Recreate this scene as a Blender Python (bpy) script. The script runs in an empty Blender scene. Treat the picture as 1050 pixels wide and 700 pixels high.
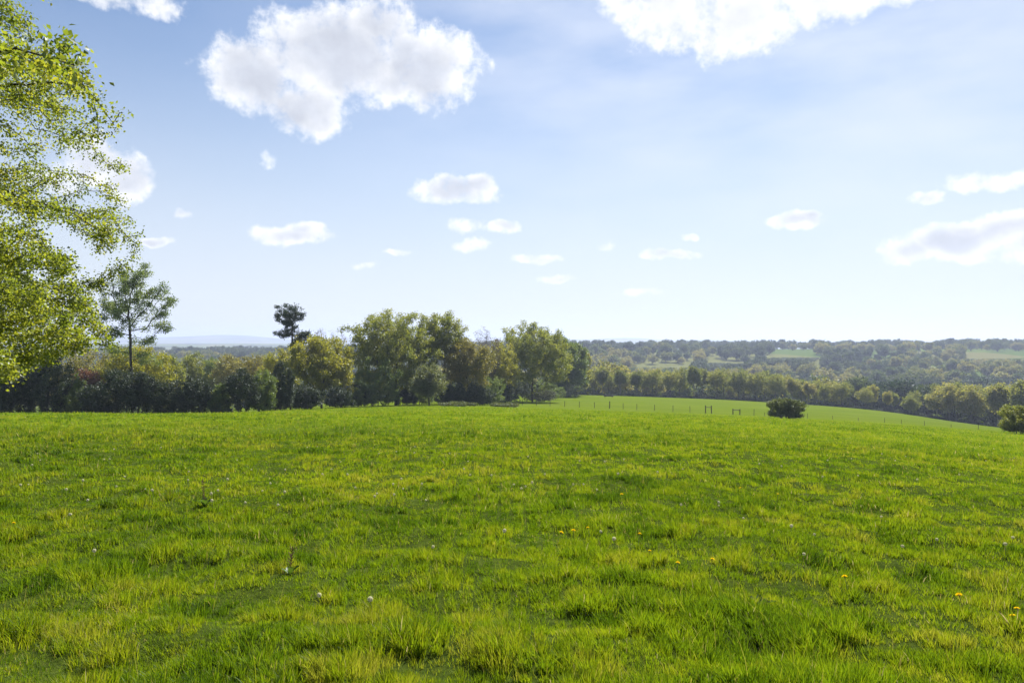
import bpy, math, random
import numpy as np
from mathutils import Vector

R = math.radians
scene = bpy.context.scene
COL = scene.collection
F = 758.0                      # focal length in photo pixels (1050 wide)
EYE = 1.65

# ------------------------------------------------------------------ noise
def _hash(ix, iy, seed):
    h = (ix.astype(np.int64) * 374761393 + iy.astype(np.int64) * 668265263 + seed * 1442695041) & 0x7fffffff
    h = ((h ^ (h >> 13)) * 1274126177) & 0x7fffffff
    h = h ^ (h >> 16)
    return (h & 0xffff) / 65535.0

def vnoise(x, y, seed=0):
    x = np.asarray(x, float); y = np.asarray(y, float)
    ix = np.floor(x); iy = np.floor(y)
    fx = x - ix; fy = y - iy
    fx = fx * fx * (3 - 2 * fx); fy = fy * fy * (3 - 2 * fy)
    a = _hash(ix, iy, seed); b = _hash(ix + 1, iy, seed)
    c = _hash(ix, iy + 1, seed); d = _hash(ix + 1, iy + 1, seed)
    return (a * (1 - fx) + b * fx) * (1 - fy) + (c * (1 - fx) + d * fx) * fy

def fbm(x, y, seed=0, octaves=4):
    s = 0.0; amp = 0.5; tot = 0.0
    for o in range(octaves):
        s = s + amp * vnoise(x * 2 ** o + 17.3 * o, y * 2 ** o - 9.1 * o, seed + o)
        tot += amp; amp *= 0.5
    return s / tot

# ------------------------------------------------------------------ terrain
T_PX = [-300, 0, 150, 300, 450, 600, 750, 900, 1050, 1350]
T_ROWS = [
    (0,    [0] * 10),
    (30,   [-1.9, -1.95, -2.0, -2.0, -2.05, -2.15, -2.3, -2.6, -3.0, -3.4]),
    (60,   [-4.1, -4.2, -4.2, -4.15, -4.2, -4.44, -4.7, -5.3, -6.3, -7.0]),
    (90,   [-8.2, -7.8, -7.6, -6.7, -6.5, -6.9, -7.5, -8.4, -9.6, -11.0]),
    (135,  [-15, -14, -13.5, -10.6, -9.8, -10.8, -11.7, -12.9, -15, -18]),
    (200,  [-20, -19, -19, -16, -14, -14.6, -16, -18.5, -22.5, -27]),
    (300,  [-28, -28, -28, -24, -19.5, -19.7, -21.7, -25.5, -34.5, -42]),
    (345,  [-31, -31, -31, -28, -23.5, -24, -26.5, -31, -40, -46]),
    (500,  [-40, -40, -40, -40, -41, -42, -43, -43, -46, -50]),
    (650,  [-40, -40, -40, -40, -41, -40, -39, -38, -38, -42]),
    (800,  [-36, -34, -34, -34, -32, -30, -30, -28, -26, -26]),
    (950,  [-28, -26, -26, -25, -20, -17, -17, -15.5, -14.6, -13]),
    (1150, [-24, -22, -22, -20, -13, -11, -10.5, -9.5, -8.5, -7]),
    (1400, [-26, -25, -24, -22, -16, -14, -13, -12, -11, -9]),
    (2200, [-45, -45, -45, -45, -40, -40, -40, -35, -30, -30]),
    (4200, [-10, -8, -7, -9, -30, -50, -60, -50, -40, -40]),
    (5600, [-70, -70, -70, -70, -70, -70, -70, -60, -50, -50]),
    (8200, [14, 14, 14, 12, 6, 2, -6, -20, -40, -50]),
    (10500,[-60] * 10),
    (16000,[-90] * 10),
]
T_Y = np.array([r[0] for r in T_ROWS], float)
T_Z = np.array([r[1] for r in T_ROWS], float)
T_TH = np.arctan((np.array(T_PX) - 525) / F)
ND_T, ND_S = 241, 900
_thd = np.linspace(T_TH[0], T_TH[-1], ND_T)
_sd = np.linspace(0, math.log(1 + 16000 / 20.0), ND_S)          # s = log(1+Y/20)
_Yd = 20 * (np.exp(_sd) - 1)
_tab = np.array([np.interp(_Yd, T_Y, T_Z[:, j]) for j in range(len(T_PX))])     # px, s
_tab = np.array([np.interp(_thd, T_TH, _tab[:, k]) for k in range(ND_S)]).T      # th, s
def _smooth(a, n, axis):
    k = np.hanning(n + 2)[1:-1]; k /= k.sum()
    pad = [(0, 0), (0, 0)]; pad[axis] = (n // 2, n // 2)
    b = np.pad(a, pad, mode='edge')
    return np.apply_along_axis(lambda v: np.convolve(v, k, 'valid'), axis, b)
_tab = _smooth(_smooth(_tab, 29, 1), 31, 0)
_tab -= _tab[:, :1]

def base_h(x, y):
    x = np.asarray(x, float); y = np.asarray(y, float)
    th = np.arctan2(x, y); r = np.hypot(x, y)
    c = np.clip(np.abs(th) - R(62), 0, None)
    Y = r * np.maximum(np.cos(th), 0.46)
    ti = np.clip((th - _thd[0]) / (_thd[-1] - _thd[0]) * (ND_T - 1), 0, ND_T - 1.001)
    si = np.clip(np.log1p(Y / 20.0) / _sd[-1] * (ND_S - 1), 0, ND_S - 1.001)
    t0 = ti.astype(int); s0 = si.astype(int); ft = ti - t0; fs = si - s0
    z = (_tab[t0, s0] * (1 - ft) + _tab[t0 + 1, s0] * ft) * (1 - fs) + (_tab[t0, s0 + 1] * (1 - ft) + _tab[t0 + 1, s0 + 1] * ft) * fs
    px = 525 + F * np.tan(np.clip(th, -1.2, 1.2))
    rng_ = np.exp(-((Y - 8200) / 1100.0) ** 2)
    for (c0, amp, wd) in ((245, 56, 48), (190, 30, 60), (100, 42, 60), (-60, 50, 90), (645, 46, 42), (725, 26, 38), (575, 22, 45), (420, 30, 80)):
        z = z + amp * rng_ * np.exp(-((px - c0) / wd) ** 2)
    w = np.clip(c / R(70), 0, 1); w = w * w * (3 - 2 * w)
    back = 4 * (1 - np.exp(-r / 80.0)) * 0.6
    return z * (1 - w) + back * w

def bumps(x, y):
    r = np.hypot(x, y)
    near = np.clip(1 - (r - 50) / 60.0, 0, 1)
    b = (fbm(x / .8, y / .8, 5, 3) - .5) * 0.22 + (fbm(x / 7.0, y / 7.0, 9, 2) - .5) * 0.30
    far = np.clip((r - 2000) / 4000, 0, 1)
    big = (fbm(x / 900.0, y / 900.0, 21, 3) - .5) * 22 * far
    return b * near * np.clip(r / 3, 0, 1) + big

def H(x, y):
    return base_h(x, y) + bumps(x, y)

def h1(x, y):
    return float(H(np.array([x]), np.array([y]))[0])

def X_at(px, Y):
    return (px - 525) / F * Y

def drop(px, py, y0=3.0, y1=700.0):
    """first point of the ground met along one line of sight"""
    Y = y0
    while Y < y1:
        x = X_at(px, Y)
        if EYE - (py - 350) / F * Y <= h1(x, Y):
            return x, Y
        Y *= 1.01
    return X_at(px, y1), y1

# ------------------------------------------------------------------ mesh helpers
def mesh_from(name, verts, polys, mats=(), mat_idx=None, tint=None, smooth=True):
    """polys: list of int arrays (n,k); tint: per-vertex float attribute"""
    verts = np.asarray(verts, np.float32)
    me = bpy.data.meshes.new(name)
    me.vertices.add(len(verts)); me.vertices.foreach_set('co', verts.ravel())
    loops = np.concatenate([p.ravel() for p in polys]).astype(np.int32)
    sizes = np.concatenate([np.full(len(p), p.shape[1], np.int32) for p in polys])
    starts = np.concatenate([[0], np.cumsum(sizes)[:-1]]).astype(np.int32)
    me.loops.add(len(loops)); me.loops.foreach_set('vertex_index', loops)
    me.polygons.add(len(sizes)); me.polygons.foreach_set('loop_start', starts)
    for m in mats: me.materials.append(m)
    if mat_idx is not None:
        me.polygons.foreach_set('material_index', np.concatenate(mat_idx).astype(np.int32))
    if tint is not None:
        a = me.attributes.new('tint', 'FLOAT', 'POINT')
        a.data.foreach_set('value', np.asarray(tint, np.float32))
    if not smooth:
        me.polygons.foreach_set('use_smooth', np.zeros(len(sizes), bool))
    me.update(calc_edges=True)
    return me

def link(o, parent=None):
    COL.objects.link(o)
    if parent is not None: o.parent = parent
    return o

def obj(name, me, parent=None, loc=(0, 0, 0)):
    o = bpy.data.objects.new(name, me); o.location = loc
    return link(o, parent)

def tag(o, label=None, cat=None, group=None, kind=None):
    if label: o['label'] = label
    if cat: o['category'] = cat
    if group: o['group'] = group
    if kind: o['kind'] = kind
    return o

def empty(name, loc, label, cat, group=None, rz=0.0):
    o = bpy.data.objects.new(name, None); o.location = loc; o.rotation_euler = (0, 0, rz)
    o.empty_display_size = 0.3
    return tag(link(o), label, cat, group)

class MB:
    """collects boxes, bars and tubes of one part"""
    def __init__(self): self.v = []; self.q = []; self.n = 0
    def box(self, c, s, rot=None):
        p = np.array([[x, y, z] for x in (-.5, .5) for y in (-.5, .5) for z in (-.5, .5)]) * np.array(s)
        if rot is not None: p = p @ np.array(rot).T
        self.v.append(p + np.array(c))
        self.q.append(np.array([[0, 1, 3, 2], [4, 6, 7, 5], [0, 4, 5, 1], [2, 3, 7, 6], [0, 2, 6, 4], [1, 5, 7, 3]]) + self.n)
        self.n += 8
    def tube(self, p0, p1, r0, r1=None, k=8, cap=True):
        r1 = r0 if r1 is None else r1
        p0 = np.array(p0, float); p1 = np.array(p1, float); d = p1 - p0; d /= np.linalg.norm(d)
        a = np.cross(d, [0, 0, 1] if abs(d[2]) < .9 else [1, 0, 0]); a /= np.linalg.norm(a); b = np.cross(d, a)
        t = np.arange(k) / k * 2 * math.pi
        ring = np.cos(t)[:, None] * a + np.sin(t)[:, None] * b
        self.v += [p0 + ring * r0, p1 + ring * r1]
        i = np.arange(k); j = (i + 1) % k
        self.q.append(np.stack([i, j, j + k, i + k], 1) + self.n)
        self.n += 2 * k
        if cap:
            self.v += [p1[None] + d * r1 * .25]
            self.q.append(np.stack([i + self.n - k, j + self.n - k, np.full(k, self.n), np.full(k, self.n)], 1)[:, :3].copy())
            self.n += 1
    def build(self, name, mat, parent=None, loc=(0, 0, 0), smooth=False, tint=None):
        q4 = [q for q in self.q if q.shape[1] == 4]; q3 = [q for q in self.q if q.shape[1] == 3]
        polys = ([np.concatenate(q4)] if q4 else []) + ([np.concatenate(q3)] if q3 else [])
        v = np.concatenate(self.v)
        return obj(name, mesh_from(name, v, polys, [mat], smooth=smooth), parent, loc)

# ------------------------------------------------------------------ materials
def new_mat(name):
    m = bpy.data.materials.new(name); m.use_nodes = True
    nt = m.node_tree; nt.nodes.clear()
    return m, nt, nt.nodes, nt.links

def N(nt, t, **kw):
    n = nt.nodes.new(t)
    for k, v in kw.items(): setattr(n, k, v)
    return n

def ramp(nt, fac, stops):
    r = N(nt, 'ShaderNodeValToRGB')
    els = r.color_ramp.elements
    while len(els) < len(stops): els.new(0.5)
    for e, (p, c) in zip(els, stops):
        e.position = p; e.color = (*c, 1)
    nt.links.new(fac, r.inputs[0])
    return r.outputs[0]

def leaf_mat(name, stops, trans=0.45, gloss=0.06, rough=0.5, obj_var=0.0, tsat=None):
    """leaf: diffuse + light through the blade, colour from the per-leaf tint"""
    m, nt, nd, lk = new_mat(name)
    at = N(nt, 'ShaderNodeAttribute', attribute_name='tint')
    fac = at.outputs['Fac']
    if obj_var:
        oi = N(nt, 'ShaderNodeObjectInfo')
        mr = N(nt, 'ShaderNodeMath', operation='MULTIPLY_ADD'); lk.new(oi.outputs['Random'], mr.inputs[0])
        mr.inputs[1].default_value = obj_var; mr.inputs[2].default_value = -obj_var / 2
        ad = N(nt, 'ShaderNodeMath', operation='ADD'); lk.new(fac, ad.inputs[0]); lk.new(mr.outputs[0], ad.inputs[1]); ad.use_clamp = True
        fac = ad.outputs[0]
    col = ramp(nt, fac, stops)
    tcol = ramp(nt, fac, tsat if tsat else [(p, (min(1, c[0] * 1.25), min(1, c[1] * 1.2), c[2] * .7)) for p, c in stops])
    d = N(nt, 'ShaderNodeBsdfDiffuse'); lk.new(col, d.inputs[0])
    t = N(nt, 'ShaderNodeBsdfTranslucent'); lk.new(tcol, t.inputs[0])
    mx = N(nt, 'ShaderNodeMixShader'); mx.inputs[0].default_value = trans
    lk.new(d.outputs[0], mx.inputs[1]); lk.new(t.outputs[0], mx.inputs[2])
    out = N(nt, 'ShaderNodeOutputMaterial')
    if gloss:
        g = N(nt, 'ShaderNodeBsdfAnisotropic'); g.inputs['Roughness'].default_value = rough; g.inputs['Color'].default_value = (.9, .95, 1, 1)
        m2 = N(nt, 'ShaderNodeMixShader'); m2.inputs[0].default_value = gloss
        lk.new(mx.outputs[0], m2.inputs[1]); lk.new(g.outputs[0], m2.inputs[2]); lk.new(m2.outputs[0], out.inputs[0])
    else:
        lk.new(mx.outputs[0], out.inputs[0])
    return m

def bark_mat(name, c1, c2, scale=3.0):
    m, nt, nd, lk = new_mat(name)
    tc = N(nt, 'ShaderNodeTexCoord')
    mp = N(nt, 'ShaderNodeMapping'); mp.inputs['Scale'].default_value = (1, 1, .25); lk.new(tc.outputs['Object'], mp.inputs[0])
    n = N(nt, 'ShaderNodeTexNoise'); n.inputs['Scale'].default_value = scale * 3; n.inputs['Detail'].default_value = 5; lk.new(mp.outputs[0], n.inputs['Vector'])
    col = ramp(nt, n.outputs['Fac'], [(.3, c1), (.7, c2)])
    b = N(nt, 'ShaderNodeBsdfPrincipled'); b.inputs['Roughness'].default_value = .9; b.inputs['Specular IOR Level'].default_value = .2
    lk.new(col, b.inputs['Base Color'])
    bp = N(nt, 'ShaderNodeBump'); bp.inputs['Strength'].default_value = .6; bp.inputs['Distance'].default_value = .04
    lk.new(n.outputs['Fac'], bp.inputs['Height']); lk.new(bp.outputs[0], b.inputs['Normal'])
    out = N(nt, 'ShaderNodeOutputMaterial'); lk.new(b.outputs[0], out.inputs[0])
    return m

def simple_mat(name, c1, c2, scale=8.0, rough=.8, metal=0.0):
    m, nt, nd, lk = new_mat(name)
    tc = N(nt, 'ShaderNodeTexCoord')
    n = N(nt, 'ShaderNodeTexNoise'); n.inputs['Scale'].default_value = scale; n.inputs['Detail'].default_value = 6; lk.new(tc.outputs['Object'], n.inputs['Vector'])
    col = ramp(nt, n.outputs['Fac'], [(.3, c1), (.7, c2)])
    b = N(nt, 'ShaderNodeBsdfPrincipled'); b.inputs['Roughness'].default_value = rough; b.inputs['Metallic'].default_value = metal
    lk.new(col, b.inputs['Base Color'])
    out = N(nt, 'ShaderNodeOutputMaterial'); lk.new(b.outputs[0], out.inputs[0])
    return m

BARK = bark_mat('oak_bark', (.035, .030, .024), (.10, .088, .072))
BARK_DARK = bark_mat('dark_bark', (.025, .021, .018), (.06, .052, .044))
BARK_PALE = bark_mat('pale_bark', (.10, .095, .08), (.22, .20, .17))
BARK_PINE = bark_mat('pine_bark', (.03, .022, .018), (.075, .05, .035))

L_NEAR = leaf_mat('young_lime_leaf', [(0, (0.106, 0.150, 0.018)), (.5, (0.200, 0.250, 0.025)), (1, (0.325, 0.325, 0.038))], .64, .04)
L_OAK = leaf_mat('oak_leaf', [(0, (.105, .135, .026)), (.5, (.185, .215, .036)), (1, (.29, .29, .055))], .58, .04)
L_YEL = leaf_mat('yellow_green_leaf', [(0, (.14, .16, .018)), (.5, (.24, .245, .026)), (1, (.34, .315, .045))], .58, .04)
L_BRZ = leaf_mat('bronze_young_leaf', [(0, (.11, .115, .035)), (.5, (.19, .18, .05)), (1, (.28, .245, .07))], .56, .04)
L_GRN = leaf_mat('mid_green_leaf', [(0, (.07, .115, .026)), (.5, (.12, .17, .038)), (1, (.20, .235, .05))], .55, .05)
L_BUSH = leaf_mat('hawthorn_leaf', [(0, (.05, .075, .018)), (.5, (.09, .115, .028)), (1, (.16, .175, .042))], .48, .05)
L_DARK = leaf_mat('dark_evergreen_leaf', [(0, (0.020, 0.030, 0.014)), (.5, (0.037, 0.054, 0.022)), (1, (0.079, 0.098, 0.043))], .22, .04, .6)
L_PINE = leaf_mat('pine_needle', [(0, (.022, .04, .02)), (1, (.06, .085, .042))], .2, .05)
L_SILV = leaf_mat('silver_green_leaf', [(0, (0.072, 0.090, 0.042)), (.5, (0.132, 0.156, 0.066)), (1, (0.228, 0.240, 0.120))], .52, .04)
L_RED = leaf_mat('copper_red_leaf', [(0, (0.091, 0.039, 0.029)), (1, (0.208, 0.098, 0.065))], .35, .05)
L_BLOS = leaf_mat('blackthorn_leaf', [(0, (.03, .04, .02)), (.7, (.06, .07, .03)), (.85, (.25, .25, .22)), (1, (.5, .5, .46))], .3, .05)
L_PURP = leaf_mat('purple_bud', [(0, (0.070, 0.056, 0.056)), (1, (0.168, 0.126, 0.119))], .3, .05)
L_BELT = leaf_mat('belt_leaf', [(0, (.11, .14, .034)), (.35, (.18, .21, .048)), (.65, (.24, .245, .066)), (1, (.31, .28, .10))], .58, .03, obj_var=.75)
L_WOOD = leaf_mat('valley_leaf', [(0, (.045, .08, .026)), (.35, (.10, .135, .034)), (.7, (.19, .205, .055)), (1, (.27, .245, .08))], .5, .03, obj_var=1.1)
L_WOODD = leaf_mat('ridge_leaf', [(0, (.022, .045, .02)), (.5, (.05, .078, .028)), (1, (.10, .13, .042))], .42, .03, obj_var=.9)

# ------------------------------------------------------------------ ground sheet
def build_ground():
    th_f = np.radians(np.arange(-50, 50.01, 0.26))
    th_b = np.radians(np.arange(52, 308.01, 4.0))
    th = np.concatenate([th_f, th_b]); n = len(th)
    rr = [0.4]
    while rr[-1] < 14500: rr.append(rr[-1] * (1.013 if rr[-1] < 120 else 1.02) + .01)
    rr = np.array(rr); m = len(rr)
    TH, RR = np.meshgrid(th, rr)
    x = (RR * np.sin(TH)).ravel(); y = (RR * np.cos(TH)).ravel()
    z = H(x, y)
    v = np.stack([x, y, z], 1)
    v = np.concatenate([v, [[0, 0, h1(0, 0)]]])
    i = np.arange(m - 1)[:, None] * n; j = np.arange(n)[None, :]; j2 = (j + 1) % n
    q = np.stack([i + j, i + n + j, i + n + j2, i + j2], -1).reshape(-1, 4)[:, ::-1]
    cj = np.arange(n); t = np.stack([cj, (cj + 1) % n, np.full(n, m * n)], 1)[:, ::-1]
    m_, nt, nd, lk = new_mat('meadow_ground')
    geo = N(nt, 'ShaderNodeNewGeometry')
    def noise(scale, detail=4, vec=None, rough=.55):
        t_ = N(nt, 'ShaderNodeTexNoise'); t_.inputs['Scale'].default_value = scale; t_.inputs['Detail'].default_value = detail
        t_.inputs['Roughness'].default_value = rough
        lk.new(vec if vec else geo.outputs['Position'], t_.inputs['Vector']); return t_.outputs['Fac']
    def math_(op, a, b=None, clamp=False):
        t_ = N(nt, 'ShaderNodeMath', operation=op); t_.use_clamp = clamp
        for k, s in enumerate((a, b)):
            if s is None: continue
            if isinstance(s, (int, float)): t_.inputs[k].default_value = s
            else: lk.new(s, t_.inputs[k])
        return t_.outputs[0]
    def mix(fac, a, b):
        t_ = N(nt, 'ShaderNodeMix', data_type='RGBA')
        if isinstance(fac, (int, float)): t_.inputs[0].default_value = fac
        else: lk.new(fac, t_.inputs[0])
        for k, s in ((6, a), (7, b)):
            if isinstance(s, tuple): t_.inputs[k].default_value = (*s, 1)
            else: lk.new(s, t_.inputs[k])
        return t_.outputs[2]
    def step(v_, lo, hi):
        t_ = N(nt, 'ShaderNodeMapRange', interpolation_type='SMOOTHSTEP')
        t_.inputs['From Min'].default_value = lo; t_.inputs['From Max'].default_value = hi
        lk.new(v_, t_.inputs['Value']); return t_.outputs[0]
    sep = N(nt, 'ShaderNodeSeparateXYZ'); lk.new(geo.outputs['Position'], sep.inputs[0])
    ln = N(nt, 'ShaderNodeVectorMath', operation='LENGTH'); lk.new(geo.outputs['Position'], ln.inputs[0])
    dist = ln.outputs['Value']
    rough_grass = ramp(nt, noise(.9, 6), [(.25, GROUND_C[0]), (.5, GROUND_C[1]), (.75, GROUND_C[2])])
    smooth_grass = ramp(nt, noise(.06, 5), [(.3, FIELD_C[0]), (.7, FIELD_C[1])])
    thatch = ramp(nt, noise(9, 5), [(.3, (.030, .048, .008)), (.7, (.065, .090, .014))])
    c = mix(step(dist, 16, 48), thatch, rough_grass)
    wob = math_('MULTIPLY', noise(.05, 3), 16)
    c = mix(step(math_('ADD', dist, wob), 126, 148), c, smooth_grass)
    # far country: fields and woods as the land itself is covered
    vor = N(nt, 'ShaderNodeTexVoronoi'); vor.inputs['Scale'].default_value = .0035
    lk.new(geo.outputs['Position'], vor.inputs['Vector'])
    sp = N(nt, 'ShaderNodeSeparateColor'); lk.new(vor.outputs['Color'], sp.inputs[0])
    fields = ramp(nt, sp.outputs[0], [(.2, (.07, .11, .025)), (.5, (.11, .15, .03)), (.8, (.13, .13, .05))])
    woods = ramp(nt, noise(.06, 5), [(.3, (.018, .030, .014)), (.7, (.05, .062, .024))])
    cover = step(math_('ADD', noise(.0022, 4), math_('MULTIPLY', sp.outputs[1], .25)), .50, .56)
    faraway = mix(cover, woods, fields)
    c = mix(step(dist, 420, 520), c, fields)
    c = mix(step(dist, 1250, 1450), c, faraway)
    b = N(nt, 'ShaderNodeBsdfDiffuse'); lk.new(c, b.inputs[0])
    bp = N(nt, 'ShaderNodeBump'); bp.inputs['Strength'].default_value = .8; bp.inputs['Distance'].default_value = .12
    lk.new(noise(4.0, 8, rough=.7), bp.inputs['Height']); lk.new(bp.outputs[0], b.inputs['Normal'])
    out = N(nt, 'ShaderNodeOutputMaterial'); lk.new(b.outputs[0], out.inputs[0])
    me = mesh_from('ground', v, [q, t], [m_])
    o = obj('ground', me)
    tag(o, 'rolling green pasture falling away to a wooded valley and far hills', 'ground', kind='structure')
    return o

GROUND_C = [(.065, .108, .006), (.115, .170, .008), (.165, .205, .014)]
FIELD_C = [(.084, .124, .008), (.108, .146, .013)]
ground = build_ground()

# ------------------------------------------------------------------ grass of the near meadow
def build_grass():
    rng = np.random.default_rng(11)
    V = []; P = []; T = []; off = 0
    L = [(0, (0.0516, 0.1030, 0.0062)), (.30, (0.0979, 0.1752, 0.0072)), (.58, (0.1598, 0.2319, 0.0082)), (.80, (0.2370, 0.2731, 0.0123)), (.93, (0.3092, 0.2783, 0.0618)), (1, (0.4741, 0.3916, 0.1752))]
    mat = leaf_mat('grass_blade', L, .55, .008, .5,
                   tsat=[(0, (0.0645, 0.1247, 0.0034)), (.30, (0.1333, 0.2193, 0.0043)), (.58, (0.2150, 0.2967, 0.0052)), (.80, (0.3096, 0.3440, 0.0086)), (.93, (0.3440, 0.2924, 0.0602)), (1, (0.4300, 0.3612, 0.1720))])
    def polys(n, kind, off):
        i = np.arange(n)[:, None]
        if kind == 7:
            b = i * 7 + off
            q = np.concatenate([np.array([[0, 1, 3, 2]]) + b, np.array([[2, 3, 5, 4]]) + b]); t = np.array([[4, 5, 6]]) + b
            return q, t
        if kind == 5:
            b = i * 5 + off
            return np.array([[0, 1, 3, 2]]) + b, np.array([[2, 3, 4]]) + b
        return None, np.array([[0, 1, 2]]) + i * 3 + off
    Q = []; TR = []
    bands = [(2.2, 7.0, 670000, 7), (7.0, 14, 600000, 5), (14, 30, 420000, 5), (30, 62, 300000, 3), (62, 118, 200000, 3)]
    half = math.atan(525 / F) + R(9)
    for (r0, r1, n, kind) in bands:
        # density falls as r^-1.4 inside a band
        u = rng.random(n); e = 0.6
        r = (r0 ** e + u * (r1 ** e - r0 ** e)) ** (1 / e)
        hb = half + (R(26) if r0 < 5 else R(13) if r0 < 10 else 0)      # wider near the viewer
        th = rng.uniform(-hb, hb, n)
        x = r * np.sin(th); y = r * np.cos(th)
        # tuft structure: pull blades to the centre of their tuft
        cell = np.clip(.16 * (r / 8) ** .4, .13, .5)
        cx = np.floor(x / cell); cy = np.floor(y / cell)
        jx = (cx + .2 + .6 * _hash(cx, cy, 3)) * cell; jy = (cy + .2 + .6 * _hash(cx, cy, 4)) * cell
        pull = rng.uniform(0, .75, n) * (_hash(cx, cy, 6) > .25)
        dx = x - jx; dy = y - jy
        x = jx + dx * (1 - pull); y = jy + dy * (1 - pull)
        big = fbm(x / 2.6, y / 2.6, 31, 3)             # long / short swards
        mid = fbm(x / .55, y / .55, 41, 3)
        lush = np.clip((big - .36) / .3, 0, 1)
        # hummocks: each with its own height, domed, parted by hollows
        cs_ = .37
        wx_ = x + (fbm(x / .6, y / .6, 15, 2) - .5) * .3; wy_ = y + (fbm(x / .6, y / .6, 16, 2) - .5) * .3
        d1 = np.full(n, 9.0); hid = np.zeros(n); hx = np.zeros(n); hy = np.zeros(n)
        for ox in (-1, 0, 1):
            for oy in (-1, 0, 1):
                gx = np.floor(wx_ / cs_) + ox; gy = np.floor(wy_ / cs_) + oy
                px_ = (gx + _hash(gx, gy, 101)) * cs_; py_ = (gy + _hash(gx, gy, 102)) * cs_
                dd = np.hypot(wx_ - px_, wy_ - py_) / cs_; m_ = dd < d1
                d1 = np.where(m_, dd, d1); hid = np.where(m_, _hash(gx, gy, 103), hid); hx = np.where(m_, px_, hx); hy = np.where(m_, py_, hy)
        dome = np.clip(1 - d1 * d1 * 1.5, 0, 1)
        thin = np.clip((mid - .27) / .14, 0, 1)        # sparse hollows
        keep = rng.random(n) < (.42 + .58 * thin) * (.36 + .64 * dome)
        tuft = np.clip((fbm(x / .8, y / .8, 51, 2) - .60) / .10, 0, 1)      # coarse dark tussocks
        hgt = .67 * (.04 + .022 * lush + .03 * np.clip((mid - .35) * 2, 0, 1) + .065 * tuft + dome * (.012 + .145 * hid ** 2.0)) * rng.uniform(.6, 1.3, n)
        hgt = hgt * np.where(r > 26, 1.35, 1.0)
        stalk = rng.random(n) < .006
        hgt = np.where(stalk, hgt * 2.0 + .05, hgt)
        wd = np.clip(.0034 * np.maximum(r, 5) / 5.5, .0033, .036) * rng.uniform(.7, 1.5, n) * (1 + .35 * tuft)
        wd = np.where(stalk, wd * .45, wd)
        hue = .475 + (fbm(x / 4.5, y / 4.5, 61, 3) - .5) * .5 + (fbm(x / 1.1, y / 1.1, 63, 2) - .5) * .35 + (mid - .5) * .25 - .24 * tuft + (hid - .5) * .34 + rng.normal(0, 1, n) * np.where(r > 22, .19, .11)
        hue = hue + (_hash(cx, cy, 8) - .5) * .28
        dry = rng.random(n) < .015 + .05 * np.clip((fbm(x / 1.4, y / 1.4, 71, 2) - .6) * 6, 0, 1)
        hue = np.clip(hue, .02, .84); hue = np.where(dry, rng.uniform(.88, 1, n), hue); hue = np.where(stalk, rng.uniform(.6, .95, n), hue)
        # lean: outward from the tuft, plus a drift of the wind
        ang = np.where(rng.random(n) < .5, np.arctan2(dy, dx), np.arctan2(y - hy, x - hx)) + rng.normal(0, .8, n)
        wa = 2.4 + (fbm(x / 3.5, y / 3.5, 81, 2) - .5) * 5
        lean = rng.uniform(.15, .85, n)
        lx = (np.cos(ang) * .7 + np.cos(wa) * .25) * lean; ly = (np.sin(ang) * .7 + np.sin(wa) * .25) * lean
        k = np.nonzero(keep)[0]
        x, y, hgt, wd, hue, lx, ly = (a[k] for a in (x, y, hgt, wd, hue, lx, ly)); n = len(k)
        z = H(x, y) - .012
        yaw = rng.uniform(0, 2 * math.pi, n)
        wx = np.cos(yaw) * wd; wy = np.sin(yaw) * wd
        def pt(t, ws):
            bend = t ** 1.7
            zz = z + hgt * t * (1 - .35 * np.hypot(lx, ly) * t)
            return np.stack([x + lx * hgt * bend + wx * ws, y + ly * hgt * bend + wy * ws, zz], 1)
        if kind == 7: pts = [pt(0, -.5), pt(0, .5), pt(.45, -.5), pt(.45, .5), pt(.8, -.33), pt(.8, .33), pt(1, 0)]
        elif kind == 5: pts = [pt(0, -.5), pt(0, .5), pt(.6, -.42), pt(.6, .42), pt(1, 0)]
        else: pts = [pt(0, -.5), pt(0, .5), pt(1, 0)]
        V.append(np.stack(pts, 1).reshape(-1, 3)); T.append(np.repeat(hue, kind))
        q, t = polys(n, kind, off)
        if q is not None: Q.append(q)
        TR.append(t); off += n * kind
    me = mesh_from('grass', np.concatenate(V), [np.concatenate(Q), np.concatenate(TR)], [mat], tint=np.concatenate(T))
    o = obj('grass', me)
    tag(o, 'rough sunlit meadow grass with darker tussocks covering the near slope', 'grass', kind='stuff')
build_grass()

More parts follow.
